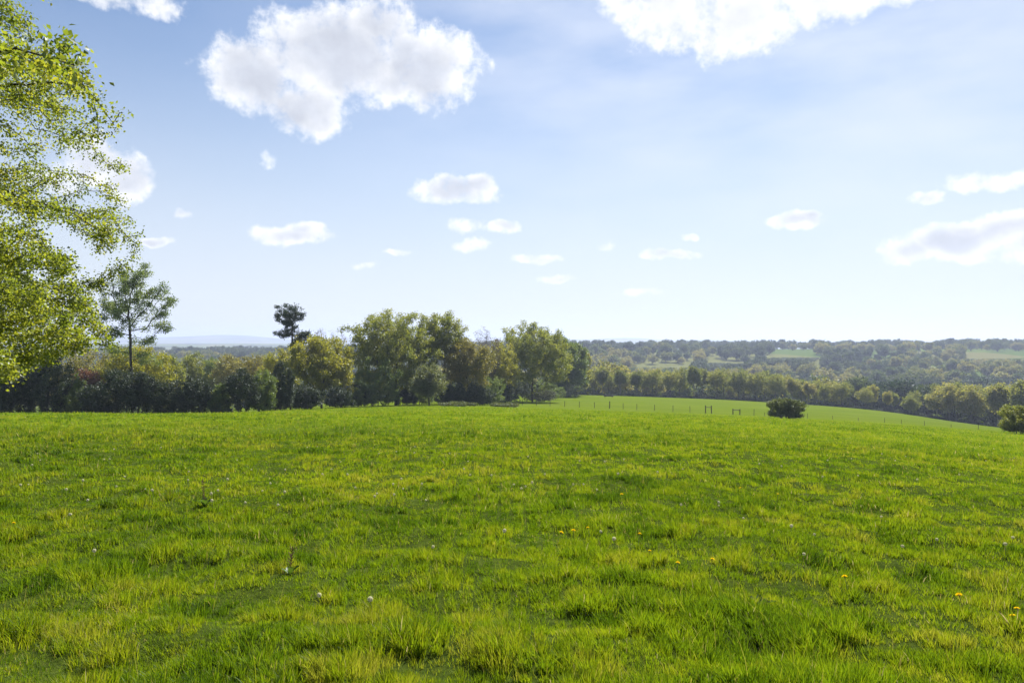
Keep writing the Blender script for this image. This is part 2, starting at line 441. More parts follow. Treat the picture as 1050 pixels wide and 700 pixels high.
# ------------------------------------------------------------------ trees
def colonize(rng, attr, stems, step, di=1e9, dk=None, iters=140, wander=.25, up=.06):
    """space colonisation: stems are polylines the tree starts from; returns nodes, parents"""
    dk = dk or step * 1.7
    P = []; par = []
    for s in stems:
        prev = -1
        for p in s:
            P.append(np.array(p, float)); par.append(prev); prev = len(P) - 1
    A = np.array(attr, float)
    pts = np.array(P)
    d2 = np.full(len(A), 1e18); ni = np.zeros(len(A), int)
    for i, p in enumerate(pts):
        dd = ((A - p) ** 2).sum(1); m = dd < d2; d2[m] = dd[m]; ni[m] = i
    alive = np.ones(len(A), bool)
    allp = list(pts)
    for it in range(iters):
        alive &= d2 > dk * dk
        act = alive & (d2 < di * di)
        if not act.any(): break
        idx = np.nonzero(act)[0]
        near = ni[idx]
        vec = A[idx] - np.array(allp)[near]
        vec /= np.linalg.norm(vec, axis=1)[:, None]
        nn = len(allp)
        S = np.zeros((nn, 3)); np.add.at(S, near, vec)
        who = np.unique(near)
        D = S[who]; ln = np.linalg.norm(D, axis=1)[:, None]
        D = D / np.maximum(ln, 1e-6) + rng.normal(0, wander, D.shape); D[:, 2] += up
        D /= np.linalg.norm(D, axis=1)[:, None]
        newp = np.array(allp)[who] + D * step
        base = len(allp)
        for w, p in zip(who, newp): allp.append(p); par.append(int(w))
        for lo in range(0, len(newp), 256):
            blk = newp[lo:lo + 256]
            dd = ((A[idx][:, None, :] - blk[None]) ** 2).sum(2)
            j = dd.argmin(1); dm = dd[np.arange(len(idx)), j]
            m = dm < d2[idx]
            ii = idx[m]; d2[ii] = dm[m]; ni[ii] = base + lo + j[m]
    return np.array(allp), np.array(par)

def radii(P, par, tip, expo=2.35):
    n = len(P); acc = np.zeros(n); kids = np.zeros(n, int)
    for i in range(n - 1, -1, -1):
        if kids[i] == 0: acc[i] = tip ** expo
        if par[i] >= 0: acc[par[i]] += acc[i]; kids[par[i]] += 1
    return acc ** (1 / expo), kids

def branch_mesh(P, par, rad, trunk_scale=1.0, rmin=0.0, flare=None):
    idx = np.nonzero((par >= 0) & (rad >= rmin))[0]
    a = P[par[idx]]; b = P[idx]; r1 = rad[idx]; r0 = np.minimum(rad[par[idx]], r1 * 1.35)
    d = b - a; d /= np.maximum(np.linalg.norm(d, axis=1), 1e-6)[:, None]
    b = b + d * r1[:, None] * .3
    ref = np.where(np.abs(d[:, 2:3]) < .9, np.array([[0, 0, 1.]]), np.array([[1., 0, 0]]))
    u = np.cross(d, ref); u /= np.linalg.norm(u, axis=1)[:, None]; w = np.cross(d, u)
    V = []; Q = []; off = 0
    thick = r1 > np.percentile(r1, 80)
    for sel, k in ((thick, 7), (~thick, 4)):
        s = np.nonzero(sel)[0]; m = len(s)
        if not m: continue
        t = np.arange(k) / k * 2 * math.pi
        ring = np.cos(t)[None, :, None] * u[s][:, None] + np.sin(t)[None, :, None] * w[s][:, None]
        v = np.concatenate([a[s][:, None] + ring * r0[s][:, None, None], b[s][:, None] + ring * r1[s][:, None, None]], 1)
        i = np.arange(k); j = (i + 1) % k
        q = np.stack([i, j, j + k, i + k], 1)[None] + (np.arange(m) * 2 * k)[:, None, None] + off
        V.append(v.reshape(-1, 3)); Q.append(q.reshape(-1, 4)); off += m * 2 * k
    return np.concatenate(V), np.concatenate(Q)

def leaf_mesh(rng, pos, size, tint, upb=.4, fold=True, aspect=.55):
    n = len(pos)
    nrm = rng.normal(0, 1, (n, 3)); nrm /= np.linalg.norm(nrm, axis=1)[:, None]
    nrm[:, 2] += upb; nrm /= np.linalg.norm(nrm, axis=1)[:, None]
    r = rng.normal(0, 1, (n, 3)); a = np.cross(nrm, r); a /= np.linalg.norm(a, axis=1)[:, None]
    b = np.cross(nrm, a)
    s = (size * rng.uniform(.65, 1.35, n))[:, None]
    p0 = pos; p2 = pos + a * s
    f = nrm * s * (.12 if fold else 0)
    p1 = pos + a * s * .45 + b * s * aspect * .5 + f; p3 = pos + a * s * .45 - b * s * aspect * .5 + f
    V = np.stack([p0, p1, p2, p3], 1).reshape(-1, 3)
    i = np.arange(n)[:, None] * 4
    if fold: t = np.concatenate([np.array([[0, 1, 2]]) + i, np.array([[0, 2, 3]]) + i])
    else: t = np.array([[0, 1, 2, 3]]) + i
    return V, t, np.repeat(tint, 4)

def fill_lobes(rng, lobes, n, shell=.35):
    """points spread through a union of ellipsoids, denser toward their outside"""
    vol = np.array([l[1][0] * l[1][1] * l[1][2] for l in lobes]) ** .8; vol /= vol.sum()
    out = []
    for (c, r), w in zip(lobes, vol):
        m = max(3, int(n * w))
        d = rng.normal(0, 1, (m, 3)); d /= np.linalg.norm(d, axis=1)[:, None]
        rad = rng.uniform(shell ** 3, 1, m) ** (1 / 3)
        out.append(np.array(c) + d * rad[:, None] * np.array(r))
    return np.concatenate(out)

def crown_lobes(rng, H_, W, base, n=16, lobe=.46, flat=.95, top=1.0, depth=None):
    """rounded lobes set over an egg-shaped crown"""
    depth = depth or W
    cz = base + (H_ - base) * .46; rz_up = H_ - cz; rz_dn = cz - base
    L = []
    for k in range(n):
        z = -.72 + 1.70 * (k + .5) / n
        a = k * 2.39996 + rng.uniform(-.45, .45)
        prof = math.sqrt(max(.02, 1 - abs(z) ** 2.4)) * (top if z > 0 else 1)
        q = (1 - lobe * .92) * rng.uniform(.84, 1.08)
        lr = lobe * rng.uniform(.78, 1.25)
        rz = rz_up if z > 0 else rz_dn
        lz = min(lr * W / 2, lr * (rz_up + rz_dn) / 2 * 1.15) * flat
        L.append(((math.cos(a) * prof * q * W / 2, math.sin(a) * prof * q * depth / 2, cz + z * (rz - (lz if z > 0 else lz * .5)) * rng.uniform(.92, 1.04)),
                  (lr * W / 2, lr * depth / 2, lz)))
    L.append(((0, 0, cz), (W * .30, depth * .30, (rz_up + rz_dn) * .30)))
    return L

def grow(seed, H_, W, base=.3, n_attr=420, step=None, lobes=None, leaf_n=16000, leaf=.24, tip=.018, sigma=.38,
         stems=1, n_lobes=18, lobe=.46, trunk_to=None, lean=0.0, leaf_depth=3.2, upb=.35, fold=False, bare=0.0, rmin=.0, top=1.0, up=.06, wander=.25, clump=.35, aspect=.8):
    rng = np.random.default_rng(seed)
    lobes = lobes or crown_lobes(rng, H_, W, H_ * base, n_lobes, lobe, top=top)
    A = fill_lobes(rng, lobes, int(n_attr * 1.25), .55)
    A = A[A[:, 2] > .25]
    step = step or max(.35, H_ / 34)
    st = []
    for s in range(stems):
        if stems == 1: x0 = y0 = 0.0; dx = rng.uniform(-.05, .05) + lean; dy = rng.uniform(-.05, .05)
        else:
            a = s / stems * 6.28 + rng.uniform(-.4, .4); rr = W * .10 * rng.uniform(.4, 1.6)
            x0, y0 = math.cos(a) * rr, math.sin(a) * rr; dx, dy = math.cos(a) * .3, math.sin(a) * .3
        hgt = H_ * (trunk_to or base * rng.uniform(.95, 1.2)) if stems == 1 else max(step, H_ * base * .7)
        k = max(2, int(hgt / step) + 1)
        line = [(x0, y0, -.5)]; px, py = x0, y0
        for q in range(1, k + 1):
            px += dx * step + rng.normal(0, .03) * step; py += dy * step + rng.normal(0, .03) * step
            line.append((px, py, -.5 + (hgt + .5) * q / k))
        st.append(line)
    P, par = colonize(rng, A, st, step, wander=wander, up=up)
    rad, kids = radii(P, par, tip)
    # trunk flare near the ground
    low = P[:, 2] < .9
    rad = np.where(low, rad * (1 + .35 * (1 - np.clip(P[:, 2] / .9, 0, 1))), rad)
    if stems == 1:
        bv, bq = branch_mesh(P, par, rad, rmin=rmin)
    else:
        rootid = np.zeros(len(P), int)
        for q in range(len(P)): rootid[q] = q if par[q] < 0 else rootid[par[q]]
        bv = []; bq = None
        for r0 in np.unique(rootid):
            pm = np.where(rootid == r0, par, -1); bv.append(branch_mesh(P, pm, rad, rmin=rmin))
    twig = np.nonzero((rad < tip * leaf_depth) & (P[:, 2] > .2))[0]
    wts = rng.random(len(twig)) ** clump                    # some twigs carry more leaves than others
    if bare: wts *= rng.random(len(twig)) > bare
    wts /= wts.sum()
    src = rng.choice(twig, leaf_n, p=wts)
    pos = P[src] + np.clip(rng.normal(0, sigma, (leaf_n, 3)), -2 * sigma, 2 * sigma) * np.array([1, 1, .7])
    pos[:, 2] = np.maximum(pos[:, 2], .05)
    node_t = rng.normal(0, .16, len(P))
    tint = np.clip(.5 + node_t[src] + rng.normal(0, .13, leaf_n), 0, 1)
    lv, lt, ti = leaf_mesh(rng, pos, leaf, tint, upb=upb, fold=fold, aspect=aspect)
    return bv, bq, lv, lt, ti

def tree_object(name, loc, label, cat, g, bark, leafm, group=None, rz=0.0, crown='crown', trunk='trunk'):
    root = empty(name, loc, label, cat, group, rz)
    bv, bq, lv, lt, ti = g
    if bq is None:
        for (v1, q1) in bv: obj('stem', mesh_from('stem', v1, [q1], [bark]), root)
    else:
        obj(trunk, mesh_from(trunk, bv, [bq], [bark]), root)
    obj(crown, mesh_from(crown, lv, [lt], [leafm], tint=ti), root)
    return root

def joined_tree_mesh(name, g, bark, leafm):
    bv, bq, lv, lt, ti = g
    nb = len(bv)
    polys = [bq, lt + nb]
    return mesh_from(name, np.concatenate([bv, lv]), polys, [bark, leafm],
                     [np.zeros(len(bq)), np.ones(len(lt))], tint=np.concatenate([np.full(nb, .5), ti]))

def place(px, Y):
    x = X_at(px, Y); return x, Y, h1(x, Y)

def h_for(px, Y, ytop):
    """real height of a tree at distance Y whose top shows at row ytop"""
    x, y, z = place(px, Y)
    return EYE - (ytop - 350) / F * Y - z

# ---- the big tree at the left, trunk outside the picture
def near_tree():
    rng = np.random.default_rng(5)
    tx, ty = -13.6, 12.6; tz = h1(tx, ty)
    zk = [0.6, 1.3, 2.2, 3.2, 4.3, 5.3, 6.5, 8.0, 10, 12, 14]; rk = [4.6, 5.9, 6.8, 7.4, 7.6, 7.75, 7.3, 6.7, 5.6, 4.0, 1.4]
    A = []
    for k in range(380):
        z = .7 + 13.0 * ((k * .7548777) % 1) ** 1.45
        a = k * 2.39996 + rng.uniform(-.25, .25)
        Rz = float(np.interp(z, zk, rk)) * rng.uniform(.72, 1.03)
        Rz *= min(1.0, 7.2 / (7.75 * max(.1, math.cos(a) + .514 * math.sin(a))))
        ln = rng.uniform(2.2, 4.2); wdt = rng.uniform(.6, 1.1); th = rng.uniform(.16, .34); slope = rng.uniform(.05, .30)
        n = int(46 * ln / 3)
        u = rng.uniform(0, 1, n) ** .75; w = rng.normal(0, .5, n) * wdt * (1.05 - .55 * u)
        rad = Rz - ln * (1 - u); zz = z - slope * ln * (u - .5) * (1 + u) + rng.normal(0, 1, n) * th
        A.append(np.stack([tx + math.cos(a) * rad - math.sin(a) * w, ty + math.sin(a) * rad + math.cos(a) * w, zz], 1))
        if k % 3 == 0:                                  # the limb that carries this and its neighbours
            r1 = Rz - ln * .8; m = max(2, int(r1 / .45)); q = np.linspace(.05, 1, m)
            z0 = max(tz + 2.0, z - .25 * r1 - .5); bow = .5 * np.sin(q * math.pi)
            A.append(np.stack([tx + math.cos(a) * r1 * q + rng.normal(0, .08, m), ty + math.sin(a) * r1 * q + rng.normal(0, .08, m), z0 + (z - z0) * q + bow + rng.normal(0, .06, m)], 1))
    A = np.concatenate(A)
    # one limb that comes forward over the field edge
    t = np.linspace(0, 1, 26)[:, None]
    limb = np.array([[-11.5, 10.2, 4.4]]) * (1 - t) + np.array([[-5.2, 6.7, 4.25]]) * t + rng.normal(0, .1, (26, 3))
    fore = np.array([-4.8, 6.6, 4.2]) + rng.normal(0, 1, (90, 3)) * np.array([.62, .25, .10])
    fore = fore[fore[:, 0] < -3.65]
    A = np.concatenate([A, limb, fore])
    A = A[A[:, 2] > tz + 1.65]
    trunk = [(tx, ty, tz - .4)] + [(tx + .02 * k + rng.normal(0, .03), ty + rng.normal(0, .03), tz + .5 * k) for k in range(1, 22)]
    P, par = colonize(rng, A, [trunk], .24, wander=.22, up=-.01, dk=.40, iters=220)
    tip = .0068
    rad, kids = radii(P, par, tip, 2.25)
    rad = np.where(P[:, 2] < tz + 1, rad * 1.25, rad)
    bv, bq = branch_mesh(P, par, rad)
    twig = np.nonzero(rad < tip * 3.2)[0]
    w = rng.random(len(twig)) ** .6
    # the low skirts carry more leaf than the airy top
    zz = P[twig, 2]; w *= .55 + .9 * np.clip((4.2 - zz) / 2.5, 0, 1)
    w /= w.sum()
    n = 720000
    src = rng.choice(twig, n, p=w)
    pos = P[src] + np.clip(rng.normal(0, .09, (n, 3)), -.22, .22); pos[:, 2] -= np.abs(rng.normal(0, .05, n))
    nt = rng.normal(0, .17, len(P))
    tint = np.clip(.5 + nt[src] + rng.normal(0, .16, n), 0, 1)
    lv, lt, ti = leaf_mesh(rng, pos, .056, tint, upb=.5, fold=True, aspect=.72)
    base = np.array([tx, ty, tz])
    return tree_object('lime_tree', tuple(base), 'spreading tree in fresh yellow-green leaf overhanging the left edge of the meadow', 'tree',
                       (bv - base, bq, lv - base, lt, ti), BARK_DARK, L_NEAR)
near_tree()

# ---- trees and shrubs standing along the far side of the meadow
# name, label, px, Y, ytop, width px, leaf, bark, options
LOCAL = [
 ('oak_tree', 'tall sparse tree with a bare dark stem rising above the left hedge', 136, 101, 268, 72, L_GRN, BARK_DARK, 'tall', dict(base=0.40, trunk_to=.62, up=.22, n_attr=460, leaf_n=21000, bare=.25, tip=.032, leaf=.18, sigma=.34, clump=1.0)),
 ('maple_tree', 'yellow-green round tree behind the foot of the tall sparse tree', 141, 112, 345, 76, L_YEL, BARK, 'round', dict(base=0.13, leaf_n=22950)),
 ('oak_tree', 'greyish brown half-leafed tree between the overhanging tree and the tall sparse tree', 88, 125, 349, 74, L_BRZ, BARK, 'round', dict(base=0.15, leaf_n=16200, bare=.25)),
 ('copper_tree', 'small copper-red tree above the left hedge', 89, 108, 375, 36, L_RED, BARK_DARK, 'round', dict(base=0.15, leaf_n=9450, n_attr=260)),
 ('oak_tree', 'small round pale green tree just right of the yellow-green tree', 178, 168, 361, 25, L_OAK, BARK, 'round', dict(base=0.12, leaf_n=10800, leaf=.28)),
 ('oak_tree', 'round olive tree second right of the yellow-green tree, before the dark woods', 198, 175, 356, 29, L_OAK, BARK, 'round', dict(base=0.12, leaf_n=12150, leaf=.28)),
 ('oak_tree', 'dark olive tree behind the hedge left of the brown domed tree', 217, 180, 362, 28, L_GRN, BARK, 'round', dict(base=0.12, leaf_n=12150, leaf=.28)),
 ('oak_tree', 'brownish domed tree behind the hedge, mid way between the tall sparse tree and the pine', 238, 165, 359, 44, L_BRZ, BARK, 'round', dict(base=0.12, leaf_n=14850, leaf=.28)),
 ('oak_tree', 'wide bronze-green tree just left of the pine', 266, 150, 358, 50, L_BRZ, BARK, 'round', dict(base=0.13, leaf_n=16200, leaf=.26)),
 ('maple_tree', 'yellowish tree right behind the pine stem', 288, 138, 354, 40, L_YEL, BARK, 'round', dict(base=0.13, leaf_n=14850)),
 ('oak_tree', 'dense yellow-green oak just right of the pine', 330, 122, 337, 66, L_YEL, BARK, 'round', dict(base=0.12, leaf_n=32400, n_lobes=20)),
 ('birch_tree', 'thin purplish twiggy treetop behind the yellow-green oak', 338, 150, 332, 50, L_PURP, BARK_DARK, 'round', dict(base=0.18, leaf_n=6075, bare=.3, leaf=.16)),
 ('oak_tree', 'largest broad green oak in the middle of the tree group', 406, 137, 311, 100, L_OAK, BARK, 'round', dict(base=0.14, leaf_n=66000, n_attr=1100, n_lobes=24, lobe=.52, top=1.05)),
 ('willow_tree', 'dull dark green bushy tree under the left side of the largest oak', 384, 126, 362, 66, L_GRN, BARK_DARK, 'shrub', dict(leaf_n=22950, n_attr=420)),
 ('hawthorn_tree', 'small pale silvery green tree under the right side of the largest oak', 440, 123, 372, 33, L_SILV, BARK_DARK, 'round', dict(base=0.15, leaf_n=14850, n_attr=300, leaf=.2)),
 ('oak_tree', 'tall umbrella-topped tree with open limbs right of the largest oak', 457, 141, 315, 46, L_OAK, BARK_DARK, 'round', dict(base=0.42, leaf_n=17550, n_attr=380, bare=.2, n_lobes=20, top=1.1)),
 ('oak_tree', 'leaning bronze-green tree between the umbrella-topped tree and the twiggy purplish top', 479, 138, 344, 50, L_BRZ, BARK, 'round', dict(base=0.18, leaf_n=20250, bare=.12)),
 ('ash_tree', 'thin bare-topped purplish tree left of the round-headed oak', 498, 165, 332, 34, L_PURP, BARK_DARK, 'round', dict(base=0.21, leaf_n=6075, bare=.35, leaf=.17)),
 ('oak_tree', 'narrow olive tree filling the gap left of the round-headed oak', 512, 168, 347, 44, L_YEL, BARK, 'round', dict(base=0.15, leaf_n=18900)),
 ('oak_tree', 'tall round-headed oak with a plain dark trunk near the right end of the group', 546, 182, 326, 76, L_OAK, BARK_DARK, 'round', dict(base=0.16, leaf_n=44000, n_attr=760, leaf=.31, sigma=.45, n_lobes=24, lobe=.5, bare=.1)),
 ('sycamore_tree', 'dense dark green tree at the right end of the group', 581, 255, 342, 46, L_GRN, BARK, 'round', dict(base=0.08, leaf_n=42000, leaf=.42, sigma=.55, n_attr=520)),
 ('maple_tree', 'lower yellow-green tree on the right flank of the group', 592, 270, 354, 26, L_YEL, BARK, 'round', dict(base=0.08, leaf_n=22000, leaf=.42, sigma=.5, n_attr=260)),
 # hedge row and undergrowth
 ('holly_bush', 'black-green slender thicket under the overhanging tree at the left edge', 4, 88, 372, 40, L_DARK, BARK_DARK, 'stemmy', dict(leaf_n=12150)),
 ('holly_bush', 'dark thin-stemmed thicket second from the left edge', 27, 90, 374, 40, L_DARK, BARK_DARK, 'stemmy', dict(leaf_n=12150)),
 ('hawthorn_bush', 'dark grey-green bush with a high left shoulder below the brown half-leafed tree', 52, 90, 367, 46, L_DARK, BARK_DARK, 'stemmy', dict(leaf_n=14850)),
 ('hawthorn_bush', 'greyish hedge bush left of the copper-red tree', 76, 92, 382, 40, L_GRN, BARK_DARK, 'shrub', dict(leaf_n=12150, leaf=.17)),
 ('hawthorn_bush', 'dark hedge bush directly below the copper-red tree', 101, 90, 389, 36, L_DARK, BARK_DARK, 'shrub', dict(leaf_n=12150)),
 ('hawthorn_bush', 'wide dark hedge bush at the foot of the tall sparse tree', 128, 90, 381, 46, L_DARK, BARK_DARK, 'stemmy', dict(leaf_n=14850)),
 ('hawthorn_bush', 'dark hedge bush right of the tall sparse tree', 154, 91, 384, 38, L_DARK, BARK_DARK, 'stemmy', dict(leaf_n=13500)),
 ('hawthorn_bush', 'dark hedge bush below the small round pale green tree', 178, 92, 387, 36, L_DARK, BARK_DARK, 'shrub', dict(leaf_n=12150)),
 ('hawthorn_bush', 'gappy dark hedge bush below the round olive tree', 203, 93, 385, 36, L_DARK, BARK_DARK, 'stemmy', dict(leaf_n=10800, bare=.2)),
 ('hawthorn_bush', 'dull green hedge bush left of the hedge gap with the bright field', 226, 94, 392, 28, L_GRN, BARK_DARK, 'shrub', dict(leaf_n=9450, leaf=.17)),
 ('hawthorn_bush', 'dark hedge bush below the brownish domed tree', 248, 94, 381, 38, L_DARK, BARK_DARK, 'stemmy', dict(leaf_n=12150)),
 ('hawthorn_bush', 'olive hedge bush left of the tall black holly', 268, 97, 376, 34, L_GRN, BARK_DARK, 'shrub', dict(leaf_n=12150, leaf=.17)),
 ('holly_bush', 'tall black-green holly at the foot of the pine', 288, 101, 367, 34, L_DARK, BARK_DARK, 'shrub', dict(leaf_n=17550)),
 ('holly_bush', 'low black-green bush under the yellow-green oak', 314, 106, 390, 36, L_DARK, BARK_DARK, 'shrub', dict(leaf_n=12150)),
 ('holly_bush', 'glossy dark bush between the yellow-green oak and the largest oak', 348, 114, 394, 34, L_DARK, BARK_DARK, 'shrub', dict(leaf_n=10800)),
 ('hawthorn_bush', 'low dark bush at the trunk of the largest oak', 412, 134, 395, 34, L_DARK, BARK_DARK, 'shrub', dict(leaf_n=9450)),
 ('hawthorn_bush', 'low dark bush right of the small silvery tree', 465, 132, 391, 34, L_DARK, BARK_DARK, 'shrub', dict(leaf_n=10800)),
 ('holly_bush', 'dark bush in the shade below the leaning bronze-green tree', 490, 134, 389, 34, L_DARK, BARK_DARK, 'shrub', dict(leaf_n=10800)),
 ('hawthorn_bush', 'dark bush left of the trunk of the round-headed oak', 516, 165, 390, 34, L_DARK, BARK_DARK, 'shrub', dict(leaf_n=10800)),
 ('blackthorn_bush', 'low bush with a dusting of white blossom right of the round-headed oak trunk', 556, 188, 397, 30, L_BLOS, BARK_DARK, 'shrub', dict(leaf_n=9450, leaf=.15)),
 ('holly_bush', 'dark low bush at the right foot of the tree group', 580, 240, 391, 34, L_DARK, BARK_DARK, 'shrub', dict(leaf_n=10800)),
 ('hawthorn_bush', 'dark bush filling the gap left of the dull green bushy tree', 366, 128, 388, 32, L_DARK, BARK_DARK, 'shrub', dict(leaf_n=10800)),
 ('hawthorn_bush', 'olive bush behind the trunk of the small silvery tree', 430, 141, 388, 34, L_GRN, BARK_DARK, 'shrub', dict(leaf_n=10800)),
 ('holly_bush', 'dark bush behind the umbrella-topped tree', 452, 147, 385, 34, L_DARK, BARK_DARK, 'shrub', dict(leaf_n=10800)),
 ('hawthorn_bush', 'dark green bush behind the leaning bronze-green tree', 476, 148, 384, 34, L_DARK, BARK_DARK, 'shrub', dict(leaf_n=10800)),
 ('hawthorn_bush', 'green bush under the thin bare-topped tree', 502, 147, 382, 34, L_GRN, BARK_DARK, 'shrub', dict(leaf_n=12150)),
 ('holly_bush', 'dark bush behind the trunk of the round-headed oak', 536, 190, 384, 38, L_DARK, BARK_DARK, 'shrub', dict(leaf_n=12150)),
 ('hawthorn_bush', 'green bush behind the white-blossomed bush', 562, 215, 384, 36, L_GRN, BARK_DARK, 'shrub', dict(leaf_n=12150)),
 ('bramble_bush', 'low sprawling bramble in the grass before the leaning bronze-green tree', 470, 118, 414, 44, L_BUSH, BARK_DARK, 'dome', dict(leaf_n=10800, leaf=.12)),
 ('bramble_bush', 'low green bramble in the grass left of the round-headed oak', 516, 128, 414, 40, L_BUSH, BARK_DARK, 'dome', dict(leaf_n=10800, leaf=.12)),
 # lone bushes on the field
 ('hawthorn_bush', 'lone dark round bush standing in the open field beside the fence', 805, 104, 407, 39, L_BUSH, BARK_DARK, 'dome', dict(leaf_n=30000, n_attr=520, leaf=.12)),
 ('hawthorn_bush', 'olive round bush cut by the right edge of the picture', 1049, 84, 415, 46, L_OAK, BARK_DARK, 'dome', dict(leaf_n=30000, n_attr=520, leaf=.11)),
]
def build_local(i, name, label, px, Y, ytop, wpx, leafm, bark, form, opt):
    x, y, z = place(px, Y)
    Hh = h_for(px, Y, ytop); W = wpx / F * Y * (1.12 if form == 'round' else 1)
    rng = np.random.default_rng(100 + i)
    o = dict(opt); o.setdefault('leaf', .25)
    cat = 'bush' if name.endswith('bush') else 'tree'
    if form == 'round':
        g = grow(200 + i, Hh, W, **o)
    elif form == 'tall':
        lob = []
        for (fz, fx, fr) in [(.98, .04, .20), (.92, -.30, .24), (.90, .36, .24), (.84, .05, .26), (.80, .62, .24), (.79, -.58, .22), (.72, .78, .18),
                             (.70, -.80, .18), (.70, .25, .24), (.68, -.25, .24), (.60, .60, .16), (.57, -.45, .16), (.50, .35, .14), (.45, -.5, .16), (.40, .55, .16)]:
            lob.append(((fx * W / 2, rng.uniform(-.5, .5) * W / 2, fz * Hh - fr * W * .3), (fr * W, fr * W, fr * W * .8)))
        g = grow(200 + i, Hh, W, lobes=lob, **o)
    elif form in ('shrub', 'stemmy', 'dome'):
        nl = 9; lob = []
        for k in range(nl):
            a = k * 2.4; fz = {'shrub': .42, 'stemmy': .62, 'dome': .55}[form] + rng.uniform(-.22, .2)
            rr = rng.uniform(.25, .62)
            lob.append(((math.cos(a) * rr * W / 2, math.sin(a) * rr * W / 2, fz * Hh), (W * .27, W * .27, Hh * rng.uniform(.22, .32))))
        lob.append(((rng.uniform(-.1, .1) * W, 0, Hh * .72), (W * .26, W * .26, Hh * .28)))
        if form != 'stemmy':
            for k in range(6):
                a = k * 1.05; lob.append(((math.cos(a) * .3 * W, math.sin(a) * .3 * W, Hh * .2), (W * .2, W * .2, Hh * .2)))
        o.setdefault('n_attr', 300)
        if o['leaf'] == .25: o['leaf'] = .16
        g = grow(200 + i, Hh, W, base=.08 if form != 'stemmy' else .3, lobes=lob, stems=5 if form != 'stemmy' else 9, step=max(.22, Hh / 22),
                 tip=.012, sigma=.2 if form != 'dome' else .16, up=.12, **o)
    return tree_object(name, (x, y, z), label, cat, g, bark, leafm)
for i, a in enumerate(LOCAL): build_local(i, *a)

# ---- Scots pine: a bare stem with flat dark plates of needles
def pine():
    px, Y = 298, 123
    x, y, z = place(px, Y); Hh = h_for(px, Y, 308); k = Y / F
    ztop = Hh
    def lob(dx, py, rx, rz_, dy=0): return ((dx * k, dy * k, Hh - (py - 308) * k), (rx * k, rx * k * .9, rz_ * k * .95))
    rp = np.random.default_rng(31); L = []
    for (cx0, cy0, rx0, ry0, n0) in ((-1, 319, 13, 7, 13), (-2, 329, 12, 4, 7), (-10, 341, 7, 3, 4), (10, 344, 7, 4, 6), (1, 335, 7, 3, 3), (4, 353, 6, 2, 3)):
        for q in range(n0):
            a = q * 2.39996 + rp.uniform(-.3, .3); u = math.sqrt((q + .5) / n0); sz = rp.uniform(3.0, 4.6)
            L.append(lob(cx0 + math.cos(a) * u * rx0, cy0 + math.sin(a) * u * ry0, sz * 1.45, sz * .72, rp.uniform(-1, 1) * rx0 * .6))
    g = grow(77, Hh, 34 * k, base=.62, trunk_to=.80, up=.08, lobes=L, n_attr=1000, step=.32, leaf_n=9500, bare=.45, leaf=.30, sigma=.22, tip=.022, clump=1.1, wander=.35, aspect=.34)
    tree_object('pine_tree', (x, y, z), 'dark Scots pine with flat needle clumps on a bare stem above the hedge', 'tree', g, BARK_PINE, L_PINE)
pine()

# ---- belt of trees along the bottom of the far field: five shapes, copied
BELT_SHAPES = []
for s, (hh, ww, b, bare, nl) in enumerate([(13, 9.5, .32, .1, 14), (12, 7, .38, .2, 12), (14, 11, .28, .1, 16), (11, 6, .33, .3, 11), (12.5, 9, .2, .05, 14), (10, 9, .14, .05, 13)]):
    BELT_SHAPES.append((hh, ww, grow(500 + s, hh, ww, base=b, n_attr=230, leaf_n=6500, leaf=.36, sigma=.5, tip=.028, bare=bare, n_lobes=nl, wander=.3)))
belt_m = []
for s, (hh, ww, g) in enumerate(BELT_SHAPES):
    bv, bq, lv, lt, ti = g
    belt_m.append((hh, ww, mesh_from('belt_trunk', bv, [bq], [BARK_PALE if s % 2 else BARK]), mesh_from('belt_crown', lv, [lt], [L_BELT], tint=ti)))
rngb = random.Random(4)
# bottom line of the belt: (px, row of the foot, Y)
EDGE = [(585, 402.5, 306), (640, 404, 304), (740, 408.5, 302), (800, 412, 300), (900, 418.5, 292), (960, 426, 270), (1035, 441, 236), (1110, 455, 215)]
BELT_TOPS = [(585, 378), (620, 376), (650, 381), (672, 378), (693, 380), (712, 375), (730, 379), (750, 376), (772, 377), (800, 378), (825, 386), (850, 390), (865, 393), (890, 392), (905, 396), (930, 402), (955, 404), (966, 390), (985, 389), (1010, 392), (1035, 386), (1060, 384), (1110, 380)]
bt = []
px = 584.0
while px < 1110:
    bt.append((px, 0)); px += rngb.uniform(15, 25) * (1.0 if px < 960 else 1.25)
for (p, r) in list(bt): bt.append((p + rngb.uniform(3, 10), 1))
ADJ = ['olive', 'bronze-tinged', 'grey-green', 'pale', 'brownish']
front = 0; rear = 0
bt.sort()
for (p, row) in bt:
    Y = float(np.interp(p, [e[0] for e in EDGE], [e[2] for e in EDGE])) + (5 if row == 0 else 17) + rngb.uniform(-2, 4)
    ytop = float(np.interp(p, [t[0] for t in BELT_TOPS], [t[1] for t in BELT_TOPS])) + rngb.uniform(-2.5, 4.5) - (1 if row else 0)
    x, y, z = place(p, Y)
    hgt = h_for(p, Y, ytop)
    s = rngb.randrange(6) if hgt > 9 else rngb.choice([4, 5, 5, 3])
    hh, ww, mt, mc = belt_m[s]
    sc = hgt / hh; sw = sc * rngb.uniform(.8, 1.1)
    if row == 0:
        front += 1; lab = 'tree %d from the left in the front line of the belt below the far field' % front
    else:
        rear += 1; lab = 'tree %d from the left in the rear line of the belt below the far field' % rear
    root = empty('broadleaf_tree', (x, y, z), lab, 'tree', 'trees of the belt below the far field', rngb.uniform(0, 6.28))
    root.scale = (sw, sw, sc)
    obj('trunk', mt, root); obj('crown', mc, root)

